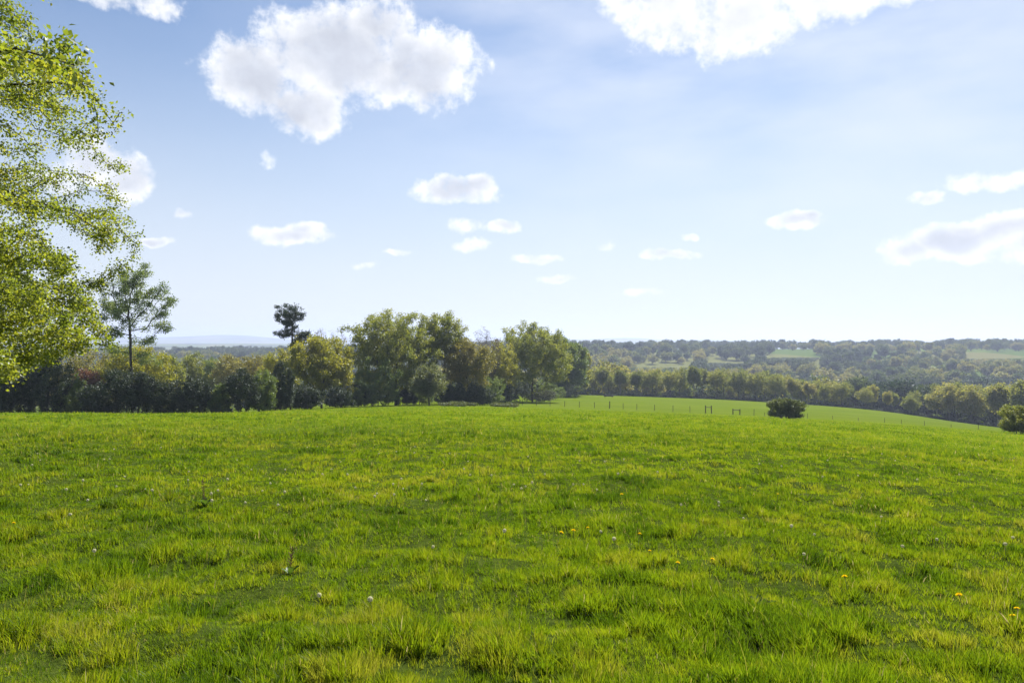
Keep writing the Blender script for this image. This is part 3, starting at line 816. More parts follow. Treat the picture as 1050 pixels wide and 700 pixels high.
# low dark-leaved hedge bank along the foot of the belt
def belt_hedge():
    rng = np.random.default_rng(9)
    n = 26000
    p = rng.uniform(582, 1115, n)
    Y = np.interp(p, [e[0] for e in EDGE], [e[2] for e in EDGE]) + rng.uniform(-1.0, 1.2, n) + 2
    x = (p - 525) / F * Y; z = H(x, Y)
    hh = .35 + 1.25 * fbm(p / 6, p * 0, 3, 3)
    pos = np.stack([x, Y, z + rng.random(n) * hh], 1)
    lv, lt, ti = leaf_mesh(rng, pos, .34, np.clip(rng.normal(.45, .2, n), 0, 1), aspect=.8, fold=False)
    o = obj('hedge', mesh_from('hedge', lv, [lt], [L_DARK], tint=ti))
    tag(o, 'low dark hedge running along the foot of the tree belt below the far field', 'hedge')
belt_hedge()

# ---- valley woods: the nearest trees one by one, the rest of the wood as one mass
valley_m = []
for s, (hh, ww, b, nl) in enumerate([(12, 12, .10, 12), (13, 11, .12, 11), (11, 13, .08, 13), (14, 11, .12, 12), (10, 10, .08, 10), (12, 14, .10, 14)]):
    g = grow(600 + s, hh, ww, base=b, n_attr=200, leaf_n=4200, leaf=.6, sigma=.55, tip=.05, n_lobes=nl, wander=.3, leaf_depth=3.5, lobe=.44)
    valley_m.append((hh, ww, joined_tree_mesh('valley_tree', g, BARK, L_WOOD), joined_tree_mesh('ridge_tree', g, BARK, L_WOODD)))
# open fields on the slopes: picture rows where bare pasture shows, and how far it lies
OPEN = [(652, 702, 373.5, 376, 1e9), (732, 758, 369.5, 371.5, 1e9), (796, 832, 359.5, 366, 1e9), (992, 1120, 360.5, 367, 1e9), (214, 232, 384, 393, 1e9), (1200, 1210, 366, 370, 1e9)]
rv = np.random.default_rng(23)
cand = []
Yv = 345.0
while Yv < 1500:
    sp = 13.0 + Yv / 110
    pxs = np.arange(-90, 1160, sp / Yv * F)
    for p in pxs:
        pp = p + rv.uniform(-.45, .45) * sp / Yv * F; YY = Yv + rv.uniform(-.45, .45) * sp
        if pp > 570:
            lim = float(np.interp(pp, [e[0] for e in EDGE], [e[2] for e in EDGE])) + 32
            if YY < lim: continue
        cand.append((pp, YY))
    Yv += sp * (.95 if Yv < 900 else 1.3)
# nearer woods to the right, where the belt ends lower
Yv = 262.0
while Yv < 345:
    for p in np.arange(950, 1160, 9.5 / Yv * F):
        pp = p + rv.uniform(-4, 4)
        lim = float(np.interp(pp, [e[0] for e in EDGE], [e[2] for e in EDGE])) + 30
        if Yv > lim: cand.append((pp, Yv + rv.uniform(-4, 4)))
    Yv += 9
ca = np.array(cand); cx = (ca[:, 0] - 525) / F * ca[:, 1]; czz = H(cx, ca[:, 1])
small = fbm(cx / 60, ca[:, 1] / 60, 91, 2)
hgt = (13.0 + 8.0 * (small - .4)) * rv.uniform(.62, 1.3, len(ca))
hgt = np.clip(hgt, 5, 18)
stand = fbm(cx / 110 + 3, ca[:, 1] / 110, 95, 2)
rows = []
for k in range(len(ca)):
    p, Y = ca[k]; hh = hgt[k]; z = czz[k]
    yb = 350 + F * (EYE - z) / Y; yt = 350 + F * (EYE - z - hh) / Y; w = hh * .42 / Y * F
    bad = False; hz = hh
    for (x0, x1, r0, r1, yf) in OPEN:
        if p + w > x0 and p - w < x1 and yb > r0 and yt < r1:
            if yb > r1 + 1.5:                       # stands in front: keep it as scrub if it stays below the field
                nh = (yb - r1) / F * Y
                if nh > 1.5: hz = min(hz, nh); yt = r1
                else: bad = True
            else: bad = True
    if bad: continue
    rows.append([p, Y, z, hh, yb, yt, w, stand[k], hz])
rows.sort(key=lambda r: r[1])
sky = np.full(1400, 420.0)                           # lowest visible row per picture column
for (p, row) in bt: 
    a, b = int(p - 7 + 150), int(p + 7 + 150)
    sky[a:b] = np.minimum(sky[a:b], float(np.interp(p, [t[0] for t in BELT_TOPS], [t[1] for t in BELT_TOPS])))
for (nm, lb, p, Y, yt, wp, *_r) in LOCAL:
    if Y > 160 or 'bare' in _r[3]: continue
    a, b = max(0, int(p - wp * .4 + 150)), int(p + wp * .4 + 150)
    if b > 0: sky[a:b] = np.minimum(sky[a:b], yt + 3)
for r in rows:
    a, b = max(0, int(r[0] - r[6] * .7 + 150)), int(r[0] + r[6] * .7 + 151)
    seen = np.clip(sky[a:b] - r[5], 0, None).sum() if 150 < a < 1200 else 0
    r.append(float(seen)); sky[a:b] = np.minimum(sky[a:b], r[5] + .8)
order = sorted(rows, key=lambda r: -r[9])
single = [r for r in order if r[9] > 2][:215]
ids = {id(r) for r in single}
mass = [r for r in rows if id(r) not in ids]
def look(st, hh): return ('low ' if hh < 8 else 'tall ' if hh > 11.5 else '')
zones = {}
for r in sorted(single, key=lambda r: r[0]):
    p, Y, z, hh, yb, yt, w, st, hz, sn = r
    s = int(_hash(np.array([p * 7]), np.array([Y]), 5)[0] * 5.99)
    H0, W0, m1, m2 = valley_m[s]
    o = obj('woodland_tree', m2 if st < .47 else m1, None, (X_at(p, Y), Y, z))
    sc = hh / H0; o.scale = (sc * 1.05, sc * 1.05, hz / H0); o.rotation_euler = (0, 0, p * 3.7)
    side = ('beyond the left hedge' if p < 290 else 'glimpsed behind the middle group' if p < 600 else 'above the left part of the tree belt' if p < 720 else
            'above the middle of the tree belt' if p < 830 else 'on the valley side beyond the lone bush' if p < 930 else 'on the valley side at the right')
    far = 'near' if yt > 384 else 'lower' if yt > 373 else 'middle' if yt > 364 else 'upper' if yt > 356 else 'topmost'
    dk = 'dark green' if st < .47 else 'olive green'
    lab = '%s%s tree %s, %s tier' % (look(st, hz), dk, side, far)
    tag(o, lab, 'tree', 'woodland: ' + lab)
# rest of the wood
def far_woods():
    n = len(mass)
    co = np.array([[X_at(r[0], r[1]), r[1], r[2]] for r in mass], np.float32)
    me = bpy.data.meshes.new('far_woods'); me.vertices.add(n); me.vertices.foreach_set('co', co.ravel())
    vi = np.array([int(_hash(np.array([r[0] * 7]), np.array([r[1]]), 5)[0] * 5.99) + (6 if r[7] < .53 or r[1] > 1050 else 0) for r in mass], np.int32)
    a = me.attributes.new('variant', 'INT', 'POINT'); a.data.foreach_set('value', vi)
    a = me.attributes.new('size', 'FLOAT_VECTOR', 'POINT')
    a.data.foreach_set('vector', np.array([(r[3] / valley_m[v % 6][0], r[3] / valley_m[v % 6][0], r[8] / valley_m[v % 6][0]) for r, v in zip(mass, vi)], np.float32).ravel())
    a = me.attributes.new('turn', 'FLOAT', 'POINT'); a.data.foreach_set('value', (np.arange(n) * 2.39996).astype(np.float32))
    o = obj('far_woods', me)
    tag(o, 'hazy mass of broadleaved woodland covering the valley sides and the ridge', 'woods', kind='stuff')
    ng = bpy.data.node_groups.new('far_woods', 'GeometryNodeTree')
    ng.interface.new_socket('Geometry', in_out='INPUT', socket_type='NodeSocketGeometry')
    ng.interface.new_socket('Geometry', in_out='OUTPUT', socket_type='NodeSocketGeometry')
    nd = ng.nodes; lk = ng.links
    gi = nd.new('NodeGroupInput'); go = nd.new('NodeGroupOutput'); jn = nd.new('GeometryNodeJoinGeometry')
    def attr(nm, t):
        q = nd.new('GeometryNodeInputNamedAttribute'); q.data_type = t; q.inputs[0].default_value = nm; return q.outputs[0]
    va = attr('variant', 'INT'); sz = attr('size', 'FLOAT_VECTOR'); tu = attr('turn', 'FLOAT')
    cxyz = nd.new('ShaderNodeCombineXYZ'); lk.new(tu, cxyz.inputs[2])
    er = nd.new('FunctionNodeEulerToRotation'); lk.new(cxyz.outputs[0], er.inputs[0])
    for v in range(12):
        src = src_objs[v]
        if src is None: continue
        oi = nd.new('GeometryNodeObjectInfo'); oi.inputs['Object'].default_value = src; oi.transform_space = 'ORIGINAL'
        oi.inputs['As Instance'].default_value = True
        cp = nd.new('FunctionNodeCompare'); cp.data_type = 'INT'; cp.operation = 'EQUAL'; lk.new(va, cp.inputs[2]); cp.inputs[3].default_value = v
        ip = nd.new('GeometryNodeInstanceOnPoints')
        lk.new(gi.outputs[0], ip.inputs['Points']); lk.new(cp.outputs[0], ip.inputs['Selection']); lk.new(oi.outputs['Geometry'], ip.inputs['Instance'])
        lk.new(er.outputs[0], ip.inputs['Rotation']); lk.new(sz, ip.inputs['Scale'])
        lk.new(ip.outputs[0], jn.inputs[0])
    lk.new(jn.outputs[0], go.inputs[0])
    md = o.modifiers.new('woods', 'NODES'); md.node_group = ng
src_objs = []
for v in range(12):
    want = valley_m[v % 6][2 if v < 6 else 3]
    src_objs.append(next((o for o in COL.objects if o.data == want), None))
for v in range(12):
    if src_objs[v] is None: src_objs[v] = next(s for s in src_objs if s is not None)
far_woods()

# ------------------------------------------------------------------ fence, stiles, trough
WOOD = simple_mat('weathered_post', (.035, .028, .022), (.10, .085, .068), 12)
WIRE = simple_mat('galvanised_wire', (.12, .12, .12), (.2, .2, .2), 4, .5, .6)
def fence(posts, label, H_=1.15, rail=False):
    pts = []
    for p, row in posts:
        # the line of the fence is a real line of points on the ground
        x, y = drop(p, row, 60, 260); pts.append((x, y))
    return pts
FP = [(521, 'p'), (535.6, 'p'), (550, 'p'), (564, 'p'), (579, 'p'), (594, 'p'), (609.6, 'p'), (625, 'b'), (639, 'p'), (653, 'p'), (671, 'p'), (690, 'p'), (707.5, 'p'), (723.5, 'b'), (729.5, 'b'),
      (751.5, 'b'), (758.5, 'b'), (773, 'p'), (784, 'p'), (828, 'p'), (854, 'p'), (880, 'p'), (907, 'p'), (924, 'p'), (948, 'p'), (975, 'p'), (1003, 'p'), (1030, 'p'), (1058, 'p')]
FY = lambda p: float(np.interp(p, [520, 625, 760, 900, 1060], [150, 146, 134, 124, 112]))
f0 = place(725, FY(725))
fr = empty('field_fence', f0, 'post and wire fence crossing the slope between the rough meadow and the smooth field', 'fence')
off = np.array(f0); tops = []
for k, (p, t) in enumerate(FP):
    x, y, z = place(p, FY(p)); mb = MB()
    hh = 1.18 if t == 'p' else 1.45; rr = .055 if t == 'p' else .10
    if p > 780: hh = rngb.uniform(.5, .95); rr = .042
    if 751 < p < 760: hh = 1.05
    lx = rngb.uniform(-.05, .05)
    mb.tube((x - off[0], y - off[1], z - off[2] - .4), (x - off[0] + lx, y - off[1], z - off[2] + hh), rr, rr * .92, 9)
    mb.build('post', WOOD, fr); tops.append((x, y, z))
for a, b in ((13, 14), (15, 16)):
    mb = MB(); pa = np.array(tops[a]) - off; pb = np.array(tops[b]) - off
    zz = 1.12 if a == 13 else .86
    mb.tube(pa + [0, -.12, zz], pb + [0, -.12, zz], .06, .06, 8); mb.build('cross_rail', WOOD, fr)
for q, zz in enumerate((.35, .65, .95)):
    mb = MB()
    for a in range(len(tops) - 1):
        if a in (14,): continue
        pa = np.array(tops[a]) - off + [0, 0, zz]; pb = np.array(tops[a + 1]) - off + [0, 0, zz]
        n = 3
        for s in range(n):
            u0, u1 = s / n, (s + 1) / n
            def sag(u): 
                xx = pa + (pb - pa) * u; gx = xx + off
                return np.array([xx[0], xx[1], xx[2] - .06 * u * (1 - u)])
            mb.tube(sag(u0), sag(u1), .006, .006, 4, cap=False)
    mb.build('wire', WIRE, fr)
# feeding trough out in the far field
def trough():
    x, y = drop(624, 407.4, 150, 330); z = h1(x, y)
    r = empty('feed_trough', (x, y, z), 'dark low cattle trough standing alone in the far smooth field', 'trough', rz=.05)
    m = simple_mat('rusty_steel', (.03, .025, .022), (.07, .05, .04), 6, .7)
    mb = MB(); Lx, Wy = 3.3, .8
    mb.box((0, 0, .36), (Lx, Wy, .05)); 
    for s in (-1, 1):
        mb.box((0, s * (Wy / 2 - .02), .60), (Lx, .04, .43)); mb.box((s * (Lx / 2 - .02), 0, .60), (.04, Wy - .09, .43))
        mb.box((0, s * (Wy / 2 + .012), .81), (Lx + .06, .06, .05))
    mb.build('basin', m, r)
    for sx in (-1, 1):
        for sy in (-1, 1):
            mb = MB(); mb.tube((sx * 1.3, sy * .3, -.1), (sx * 1.3, sy * .3, .33), .05, .05, 8); mb.build('leg', m, r)
trough()

# ------------------------------------------------------------------ flowers and plants of the meadow
WHITE = leaf_mat('seed_fluff', [(0, (.62, .62, .58)), (1, (.8, .8, .78))], .4, 0)
YELLOW = leaf_mat('dandelion_petal', [(0, (.62, .43, .006)), (1, (.80, .62, .012))], .35, 0)
STEM = simple_mat('flower_stem', (.10, .13, .03), (.16, .18, .05), 20)
DOCKL = leaf_mat('dock_leaf', [(0, (.05, .10, .012)), (.6, (.085, .15, .02)), (1, (.12, .15, .03))], .45, .03, .5)
DOCKS = simple_mat('dock_stalk', (.10, .04, .02), (.18, .08, .04), 20)
CENTRE = simple_mat('seed_core', (.12, .10, .05), (.2, .17, .09), 20)

def clock_meshes():
    rng = np.random.default_rng(2)
    n = 260
    d = rng.normal(0, 1, (n, 3)); d /= np.linalg.norm(d, axis=1)[:, None]
    c = np.array([0, 0, .17]); R_ = .023
    V = []; T = []; 
    for k in range(n):                                  # each seed: three fine hairs fanned on a short stalk
        a = np.cross(d[k], rng.normal(0, 1, 3)); a /= np.linalg.norm(a); b = np.cross(d[k], a)
        tip = c + d[k] * R_ * .72
        for q in range(3):
            t0 = q * 2.1; e = a * math.cos(t0) + b * math.sin(t0); e2 = a * math.cos(t0 + .8) + b * math.sin(t0 + .8)
            i = len(V); V += [tip, c + d[k] * R_ + e * .007, c + d[k] * R_ + e2 * .007]; T.append([i, i + 1, i + 2])
    head = mesh_from('seed_head', np.array(V), [np.array(T)], [WHITE], tint=rng.random(len(V)))
    mb = MB(); mb.tube((0, 0, -.01), (.004, 0, .165), .0022, .0018, 6); mb.tube((.004, 0, .165), (.004, 0, .176), .005, .003, 6)
    v = np.concatenate(mb.v); q4 = np.concatenate([q for q in mb.q if q.shape[1] == 4]); q3 = np.concatenate([q for q in mb.q if q.shape[1] == 3])
    stem = mesh_from('stem', v, [q4, q3], [STEM])
    return head, stem
def dandelion_meshes():
    rng = np.random.default_rng(3); V = []; Q = []
    for ring, (r0, r1, z0, z1, n) in enumerate([(.004, .021, .115, .117, 22), (.003, .017, .117, .122, 18), (.002, .011, .119, .126, 14), (.001, .006, .120, .128, 9)]):
        for k in range(n):
            a = k / n * 6.283 + ring * .3 + rng.normal(0, .06); w = .0016
            ca, sa = math.cos(a), math.sin(a); i = len(V)
            V += [(ca * r0 - sa * w, sa * r0 + ca * w, z0), (ca * r0 + sa * w, sa * r0 - ca * w, z0), (ca * r1 + sa * w * 1.4, sa * r1 - ca * w * 1.4, z1), (ca * r1 - sa * w * 1.4, sa * r1 + ca * w * 1.4, z1)]
            Q.append([i, i + 1, i + 2, i + 3])
    head = mesh_from('flower_head', np.array(V), [np.array(Q)], [YELLOW], tint=rng.random(len(V)))
    mb = MB(); mb.tube((0, 0, -.01), (0, .003, .112), .0024, .002, 6); mb.tube((0, .003, .106), (0, .003, .116), .004, .006, 7)
    v = np.concatenate(mb.v); q4 = np.concatenate([q for q in mb.q if q.shape[1] == 4]); q3 = np.concatenate([q for q in mb.q if q.shape[1] == 3])
    return head, mesh_from('stem', v, [q4, q3], [STEM])
CH, CS = clock_meshes(); DH, DS = dandelion_meshes()
rf = random.Random(8)
# dandelion clocks where the photograph shows white heads (picture column, row)
CLOCKS = [(619, 547), (630, 558), (762, 531), (811, 544), (822, 572), (837, 549), (958, 556), (1038, 551), (1031, 563), (545, 497), (588, 497), (599, 495), (633, 486), (843, 488), (902, 530), (924, 563), (737, 517),
          (193, 492), (232, 494), (269, 501), (278, 496), (291, 506), (331, 484), (414, 500), (434, 497), (355, 485), (340, 480), (513, 551), (445, 563), (325, 620), (383, 627), (75, 531), (95, 571), (68, 504), (20, 498), (30, 494),
          (593, 472), (640, 470), (700, 478), (540, 466), (480, 470), (505, 487), (462, 462), (425, 455), (388, 462), (350, 470), (315, 455), (720, 460), (850, 470), (905, 462), (1010, 468), (1035, 457)]
for k in range(55):
    CLOCKS.append((rf.uniform(20, 1040), rf.uniform(452, 520)))
DANDS = [(571, 551), (587, 550), (654, 556), (665, 570), (693, 583), (727, 578), (638, 510), (761, 499), (11, 542), (797, 508), (988, 621), (1043, 640), (605, 545), (1045, 632), (455, 480), (870, 602)]
for k, (p, row) in enumerate(CLOCKS):
    x, y = drop(p, row + 3 + 60 / 12)
    o = empty('dandelion_clock', (x, y, h1(x, y)), '', 'flower', 'white dandelion clocks scattered in the meadow', rf.uniform(0, 6.28))
    o['label'] = 'small white dandelion seed head in the nearer meadow grass' if row > 505 else 'tiny white dandelion seed head in the farther meadow grass'
    o['group'] = 'white dandelion clocks in the nearer meadow' if row > 505 else 'white dandelion clocks in the farther meadow'
    s = rf.uniform(.6, .88); o.scale = (s, s, s * rf.uniform(.8, 1.15)); o.rotation_euler = (rf.uniform(-.25, .25), rf.uniform(-.25, .25), rf.uniform(0, 6.28))
    obj('seed_head', CH, o); obj('stem', CS, o)
for k, (p, row) in enumerate(DANDS):
    x, y = drop(p, row + 7)
    o = empty('dandelion', (x, y, h1(x, y)), 'yellow dandelion flower open among the meadow grass', 'flower', 'yellow dandelions in the meadow', rf.uniform(0, 6.28))
    s = rf.uniform(.95, 1.3); o.scale = (s, s, s * rf.uniform(.85, 1.1)); o.rotation_euler = (rf.uniform(-.2, .45), rf.uniform(-.3, .3), rf.uniform(0, 6.28))
    obj('flower_head', DH, o); obj('stem', DS, o)

def dock(p, row, label, seed, scale=1.0, stalk=True, nl=8):
    rng = np.random.default_rng(seed); x, y = drop(p, row)
    r = empty('dock_plant', (x, y, h1(x, y)), label, 'plant', rz=rng.uniform(0, 6.28))
    for k in range(nl):
        a = k / nl * 6.28 + rng.uniform(-.3, .3); L_ = scale * rng.uniform(.17, .28); tilt = rng.uniform(.5, 1.05); V = []; Q = []
        for s in range(7):
            t = s / 6; rad = L_ * (t * math.cos(tilt * (.6 + .6 * t)) + .0); zz = L_ * math.sin(tilt) * t * (1.25 - .65 * t)
            w = L_ * .16 * math.sin(min(1, t * 1.15 + .08) * math.pi) ** .8 + .003
            ca, sa = math.cos(a), math.sin(a)
            wave = .01 * scale * math.sin(s * 2.2 + k)
            V += [(ca * rad - sa * w, sa * rad + ca * w, zz + .02 * scale * (t > .1) + wave), (ca * rad, sa * rad, zz), (ca * rad + sa * w, sa * rad - ca * w, zz + .02 * scale * (t > .1) - wave)]
        for s in range(6):
            b = s * 3; Q += [[b, b + 1, b + 4, b + 3], [b + 1, b + 2, b + 5, b + 4]]
        obj('leaf', mesh_from('dock_leaf', np.array(V), [np.array(Q)], [DOCKL], tint=np.full(len(V), rng.random())), r)
    if stalk:
        mb = MB(); hh = .42 * scale; mb.tube((0, 0, 0), (.03, .01, hh), .005, .002, 6)
        for k in range(16):
            z0 = hh * (.35 + .6 * k / 16); a = k * 2.4; mb.tube((.03 * z0 / hh, .01, z0), (.03 * z0 / hh + math.cos(a) * .03, .01 + math.sin(a) * .03, z0 + .03), .004, .003, 5)
        mb.build('stalk', DOCKS, r)
dock(210, 519, 'dock plant with broad dark leaves and a reddish stalk in the left meadow', 1, .95, True, 6)
dock(297, 590, 'small upright dock with a red-brown stalk in the middle of the left meadow', 3, .6, True, 4)
dock(780, 622, 'leafy dock rosette without stalk in the right foreground', 4, .55, False, 7)

# ------------------------------------------------------------------ air
def haze():
    m, nt, nd, lk = new_mat('haze_air')
    v = N(nt, 'ShaderNodeVolumePrincipled')
    v.inputs['Color'].default_value = HAZE_COL; v.inputs['Density'].default_value = HAZE_D; v.inputs['Anisotropy'].default_value = HAZE_G
    out = N(nt, 'ShaderNodeOutputMaterial'); lk.new(v.outputs[0], out.inputs['Volume'])
    mb = MB(); z0, z1 = -112, 118
    mb.box((0, 0, (z0 + z1) / 2), (31000, 31000, z1 - z0))
    o = mb.build('haze', m)
    tag(o, 'pale blue haze filling the air over the valley', 'haze', kind='stuff')
HAZE_COL = (.64, .74, 1.0, 1); HAZE_D = 2.0e-4; HAZE_G = .25
haze()

# ------------------------------------------------------------------ sky with cumulus
EXPOSURE = 1.12
SUN_AZ, SUN_EL = 25.0, 45.0            # to the right of the view, above the frame
CLOUDS = [ # px, row, rx, ry, weight
 (258, 76, 56, 36, 1), (345, 60, 86, 48, 1.1), (434, 68, 60, 40, 1), (318, 112, 44, 26, .9), (400, 86, 54, 22, .8), (390, 28, 46, 26, .9),
 (690, 10, 52, 38, .8), (765, 14, 66, 40, .9), (850, -4, 80, 28, .8), (920, -8, 50, 16, .6), (740, 44, 30, 20, .5), (650, -5, 40, 24, .6),
 (126, 180, 34, 25, 1), (98, 166, 38, 26, .9), (60, 185, 40, 18, .6),
 (150, 3, 48, 14, .55), (120, -5, 50, 14, .6),
 (467, 193, 46, 15, .8), (490, 187, 22, 11, .8), (297, 239, 46, 11, .95), (310, 234, 25, 9, .9), (480, 229, 22, 7, .5), (516, 234, 21, 8, .7), (484, 251, 20, 7, .45), (548, 265, 25, 5, .6),
 (690, 262, 28, 6, .7), (708, 244, 9, 5, .7), (664, 262, 12, 4, .5), (820, 223, 32, 9, .85), (832, 219, 18, 7, .8), (945, 203, 24, 8, .7),
 (985, 246, 62, 20, 1), (1030, 238, 60, 22, 1), (935, 256, 40, 14, .8), (1080, 244, 70, 30, 1), (990, 236, 30, 14, .9),
 (160, 249, 18, 6, .9), (570, 287, 19, 5, .6), (375, 271, 18, 4, .45), (412, 258, 13, 4, .5), (185, 219, 11, 6, .6), (277, 161, 8, 6, .12), (655, 301, 26, 4, .4), (1012, 184, 52, 9, .45), (620, 250, 8, 5, .3),
 (1300, 80, 160, 60, 1), (1250, 10, 120, 50, .9), (-160, 120, 110, 50, 1), (-260, 40, 140, 50, 1), (-120, 240, 60, 16, .8), (1230, 200, 50, 18, .8)]
SKY_STR = .05
CLOUD_HI, CLOUD_LO = .55, .345

def world():
    w = bpy.data.worlds.new('World'); scene.world = w; w.use_nodes = True
    nt = w.node_tree; nt.nodes.clear(); lk = nt.links
    sky = N(nt, 'ShaderNodeTexSky', sky_type='NISHITA'); sky.sun_disc = False
    sky.sun_elevation = R(SUN_EL); sky.sun_rotation = R(SUN_AZ)
    sky.altitude = 0; sky.air_density = 1.0; sky.dust_density = SKY_DUST; sky.ozone_density = 3.0
    def math_(op, a, b=None, c=None, clamp=False):
        t_ = N(nt, 'ShaderNodeMath', operation=op); t_.use_clamp = clamp
        for k, s in enumerate((a, b, c)):
            if s is None: continue
            if isinstance(s, (int, float)): t_.inputs[k].default_value = s
            else: lk.new(s, t_.inputs[k])
        return t_.outputs[0]
    def vmath(op, a, b=None, c=None, out=0):
        t_ = N(nt, 'ShaderNodeVectorMath', operation=op)
        for k, s in enumerate((a, b, c)):
            if s is None: continue
            if isinstance(s, tuple): t_.inputs[k].default_value = s
            else: lk.new(s, t_.inputs[k])
        return t_.outputs[out]
    def smooth(v, lo, hi, to=(0, 1)):
        t_ = N(nt, 'ShaderNodeMapRange', interpolation_type='SMOOTHSTEP')
        t_.inputs['From Min'].default_value = lo; t_.inputs['From Max'].default_value = hi
        t_.inputs['To Min'].default_value = to[0]; t_.inputs['To Max'].default_value = to[1]
        lk.new(v, t_.inputs['Value']); return t_.outputs[0]
    tc = N(nt, 'ShaderNodeTexCoord'); d = tc.outputs['Generated']
    sp = N(nt, 'ShaderNodeSeparateXYZ'); lk.new(d, sp.inputs[0])
    az = math_('ARCTAN2', sp.outputs[0], sp.outputs[1]); el = math_('ARCSINE', sp.outputs[2])
    cb = N(nt, 'ShaderNodeCombineXYZ'); lk.new(az, cb.inputs[0]); lk.new(el, cb.inputs[1]); p0 = cb.outputs[0]
    def noise(scale, detail, rough=.55, vec=None, out='Fac'):
        t_ = N(nt, 'ShaderNodeTexNoise'); t_.inputs['Scale'].default_value = scale; t_.inputs['Detail'].default_value = detail; t_.inputs['Roughness'].default_value = rough
        lk.new(vec if vec else p0, t_.inputs['Vector']); return t_.outputs[out]
    wv = vmath('SUBTRACT', noise(16, 3, .5, None, 'Color'), (.5, .5, .5))
    p = vmath('MULTIPLY_ADD', wv, (.035, .03, 0), p0)
    best = None; low = None
    for (px, row, rx, ry, wt) in CLOUDS:
        a0 = math.atan((px - 525) / F); e0 = math.atan((350 - row) / F * math.cos(a0))
        ra = rx / F * math.cos(a0) ** 2 * 1.12; re = ry / F * math.cos(a0) * 1.12
        q = vmath('MULTIPLY_ADD', p, (1 / ra, 1 / re, 0), (-a0 / ra, -e0 / re, 0))
        dd = vmath('DOT_PRODUCT', q, q, out='Value')
        g = math_('MULTIPLY_ADD', dd, -wt, wt)
        best = g if best is None else math_('MAXIMUM', best, g)
    best = math_('MAXIMUM', best, -1.2)
    n1 = noise(26, 9, .60); n2 = noise(85, 6, .65)
    f = math_('ADD', best, math_('MULTIPLY', math_('SUBTRACT', n1, .5), 2.0))
    f = math_('ADD', f, math_('MULTIPLY', math_('SUBTRACT', n2, .5), .75))
    alpha = smooth(f, .0, .78)
    alpha = math_('MULTIPLY', alpha, .97)
    # shade painted into the cloud colour, greyer where the cloud is deep
    shift = vmath('ADD', p0, (-.012, -.018, 0))
    n3 = noise(13, 5, .5, shift)
    deep = smooth(math_('ADD', best, math_('MULTIPLY', math_('SUBTRACT', n3, .5), 1.5)), .24, 1.0)
    sunv = (math.sin(R(SUN_AZ)) * math.cos(R(SUN_EL)), math.cos(R(SUN_AZ)) * math.cos(R(SUN_EL)), math.sin(R(SUN_EL)))
    cs = vmath('DOT_PRODUCT', d, sunv, out='Value')
    near = smooth(cs, .80, 1.0)
    mixc = N(nt, 'ShaderNodeMix', data_type='RGBA'); lk.new(math_('MULTIPLY', deep, math_('SUBTRACT', 1, math_('MULTIPLY', near, .8))), mixc.inputs[0])
    mixc.inputs[6].default_value = (CLOUD_HI, CLOUD_HI, CLOUD_HI * 1.01, 1); mixc.inputs[7].default_value = (CLOUD_LO * .93, CLOUD_LO * .98, CLOUD_LO * 1.10, 1)
    ra_ = noise(20, 4, .5); rb_ = noise(20, 4, .5, vmath('ADD', p0, (.004, .010, 0)))
    relief = math_('MULTIPLY_ADD', math_('SUBTRACT', ra_, rb_), RELIEF, 1.0)  # sunward light and shade of the billows, painted into the cloud colour
    lit = vmath('SCALE', mixc.outputs[2]); lk.new(relief, lit.node.inputs['Scale'])
    cl = vmath('SCALE', lit); cl.node.inputs['Scale'].default_value = 1 / SKY_STR
    # thin high veil, stronger towards the sun
    st = N(nt, 'ShaderNodeMapping'); st.inputs['Scale'].default_value = (3, 9, 1); st.inputs['Rotation'].default_value = (0, 0, .15); lk.new(p0, st.inputs[0])
    veil = math_('MULTIPLY', smooth(noise(1.3, 5, .5, st.outputs[0]), .10, .80), math_('ADD', .06, math_('MULTIPLY', smooth(cs, .66, .97), VEIL)))
    low_ = smooth(el, -.02, .44, (LOWVEIL, 0))
    tint_ = vmath('MULTIPLY', sky.outputs[0], SKY_TINT)
    ml = N(nt, 'ShaderNodeMix', data_type='RGBA'); lk.new(low_, ml.inputs[0]); lk.new(tint_, ml.inputs[6])
    ml.inputs[7].default_value = (LOWC[0] / SKY_STR, LOWC[1] / SKY_STR, LOWC[2] / SKY_STR, 1)
    mv = N(nt, 'ShaderNodeMix', data_type='RGBA'); lk.new(veil, mv.inputs[0]); lk.new(ml.outputs[2], mv.inputs[6])
    mv.inputs[7].default_value = (VEILC[0] / SKY_STR, VEILC[1] / SKY_STR, VEILC[2] / SKY_STR, 1)
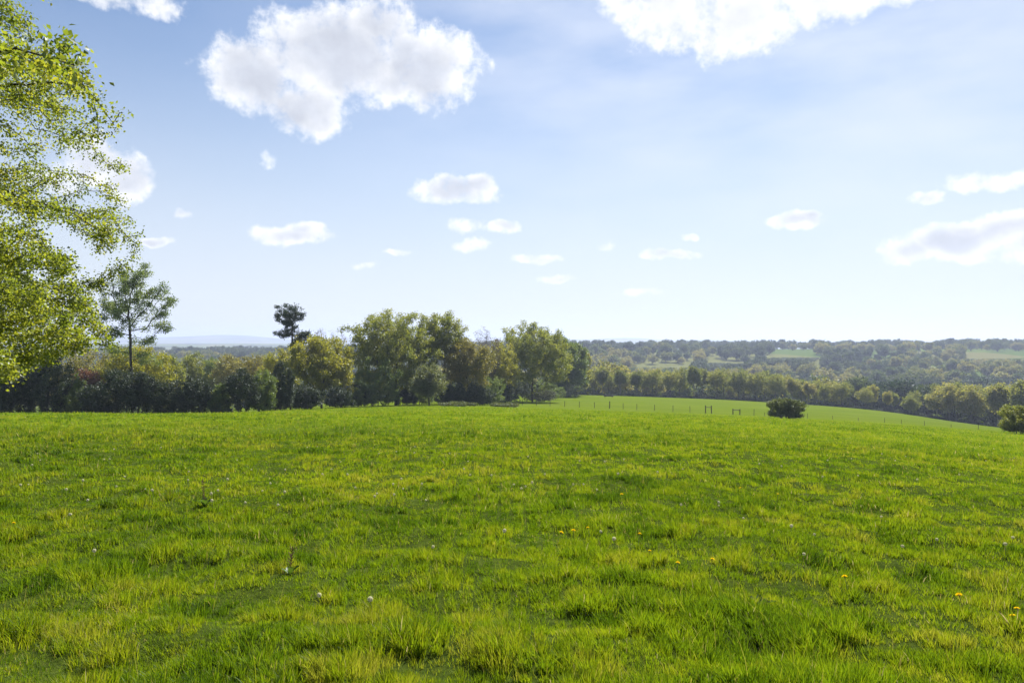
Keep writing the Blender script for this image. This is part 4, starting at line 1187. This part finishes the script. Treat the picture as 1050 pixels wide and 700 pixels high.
    mc = N(nt, 'ShaderNodeMix', data_type='RGBA'); lk.new(alpha, mc.inputs[0]); lk.new(mv.outputs[2], mc.inputs[6]); lk.new(cl, mc.inputs[7])
    bg = N(nt, 'ShaderNodeBackground'); bg.inputs['Strength'].default_value = SKY_STR; lk.new(mc.outputs[2], bg.inputs[0])
    out = N(nt, 'ShaderNodeOutputWorld'); lk.new(bg.outputs[0], out.inputs[0])
    w.cycles.sampling_method = 'MANUAL'; w.cycles.sample_map_resolution = 512
RELIEF = .45; SKY_DUST = .15; VEIL = .72; LOWVEIL = .88; VEILC = (.43, .45, .50); LOWC = (.370, .390, .422); SKY_TINT = (1.0, 1.04, 1.08)
world()

sun = bpy.data.lights.new('sun', 'SUN'); sun.energy = 5.0; sun.angle = R(.53); sun.color = (1.0, .95, .87)
so = bpy.data.objects.new('sun', sun); COL.objects.link(so)
dirv = Vector((math.sin(R(SUN_AZ)) * math.cos(R(SUN_EL)), math.cos(R(SUN_AZ)) * math.cos(R(SUN_EL)), math.sin(R(SUN_EL))))
so.rotation_euler = dirv.to_track_quat('Z', 'Y').to_euler()

cam = bpy.data.cameras.new('camera'); cam.sensor_width = 36; cam.lens = 36 * F / 1050
cam.clip_start = .1; cam.clip_end = 60000
co = bpy.data.objects.new('camera', cam); COL.objects.link(co)
co.location = (0, 0, EYE); co.rotation_euler = (R(90), 0, 0)
scene.camera = co

scene.render.engine = 'CYCLES'
c = scene.cycles
c.max_bounces = 8; c.diffuse_bounces = 5; c.glossy_bounces = 1; c.transmission_bounces = 6; c.volume_bounces = 0; c.transparent_max_bounces = 4
c.use_denoising = True; c.denoiser = 'OPENIMAGEDENOISE'; c.denoising_input_passes = 'RGB_ALBEDO_NORMAL'; c.denoising_prefilter = 'ACCURATE'; c.sample_clamp_indirect = 6
c.caustics_reflective = False; c.caustics_refractive = False
scene.view_settings.view_transform = 'Standard'; scene.view_settings.look = 'None'
scene.view_settings.exposure = EXPOSURE if 'EXPOSURE' in globals() else 0.0
scene.view_settings.gamma = 1.0; scene.view_settings.use_curve_mapping = False
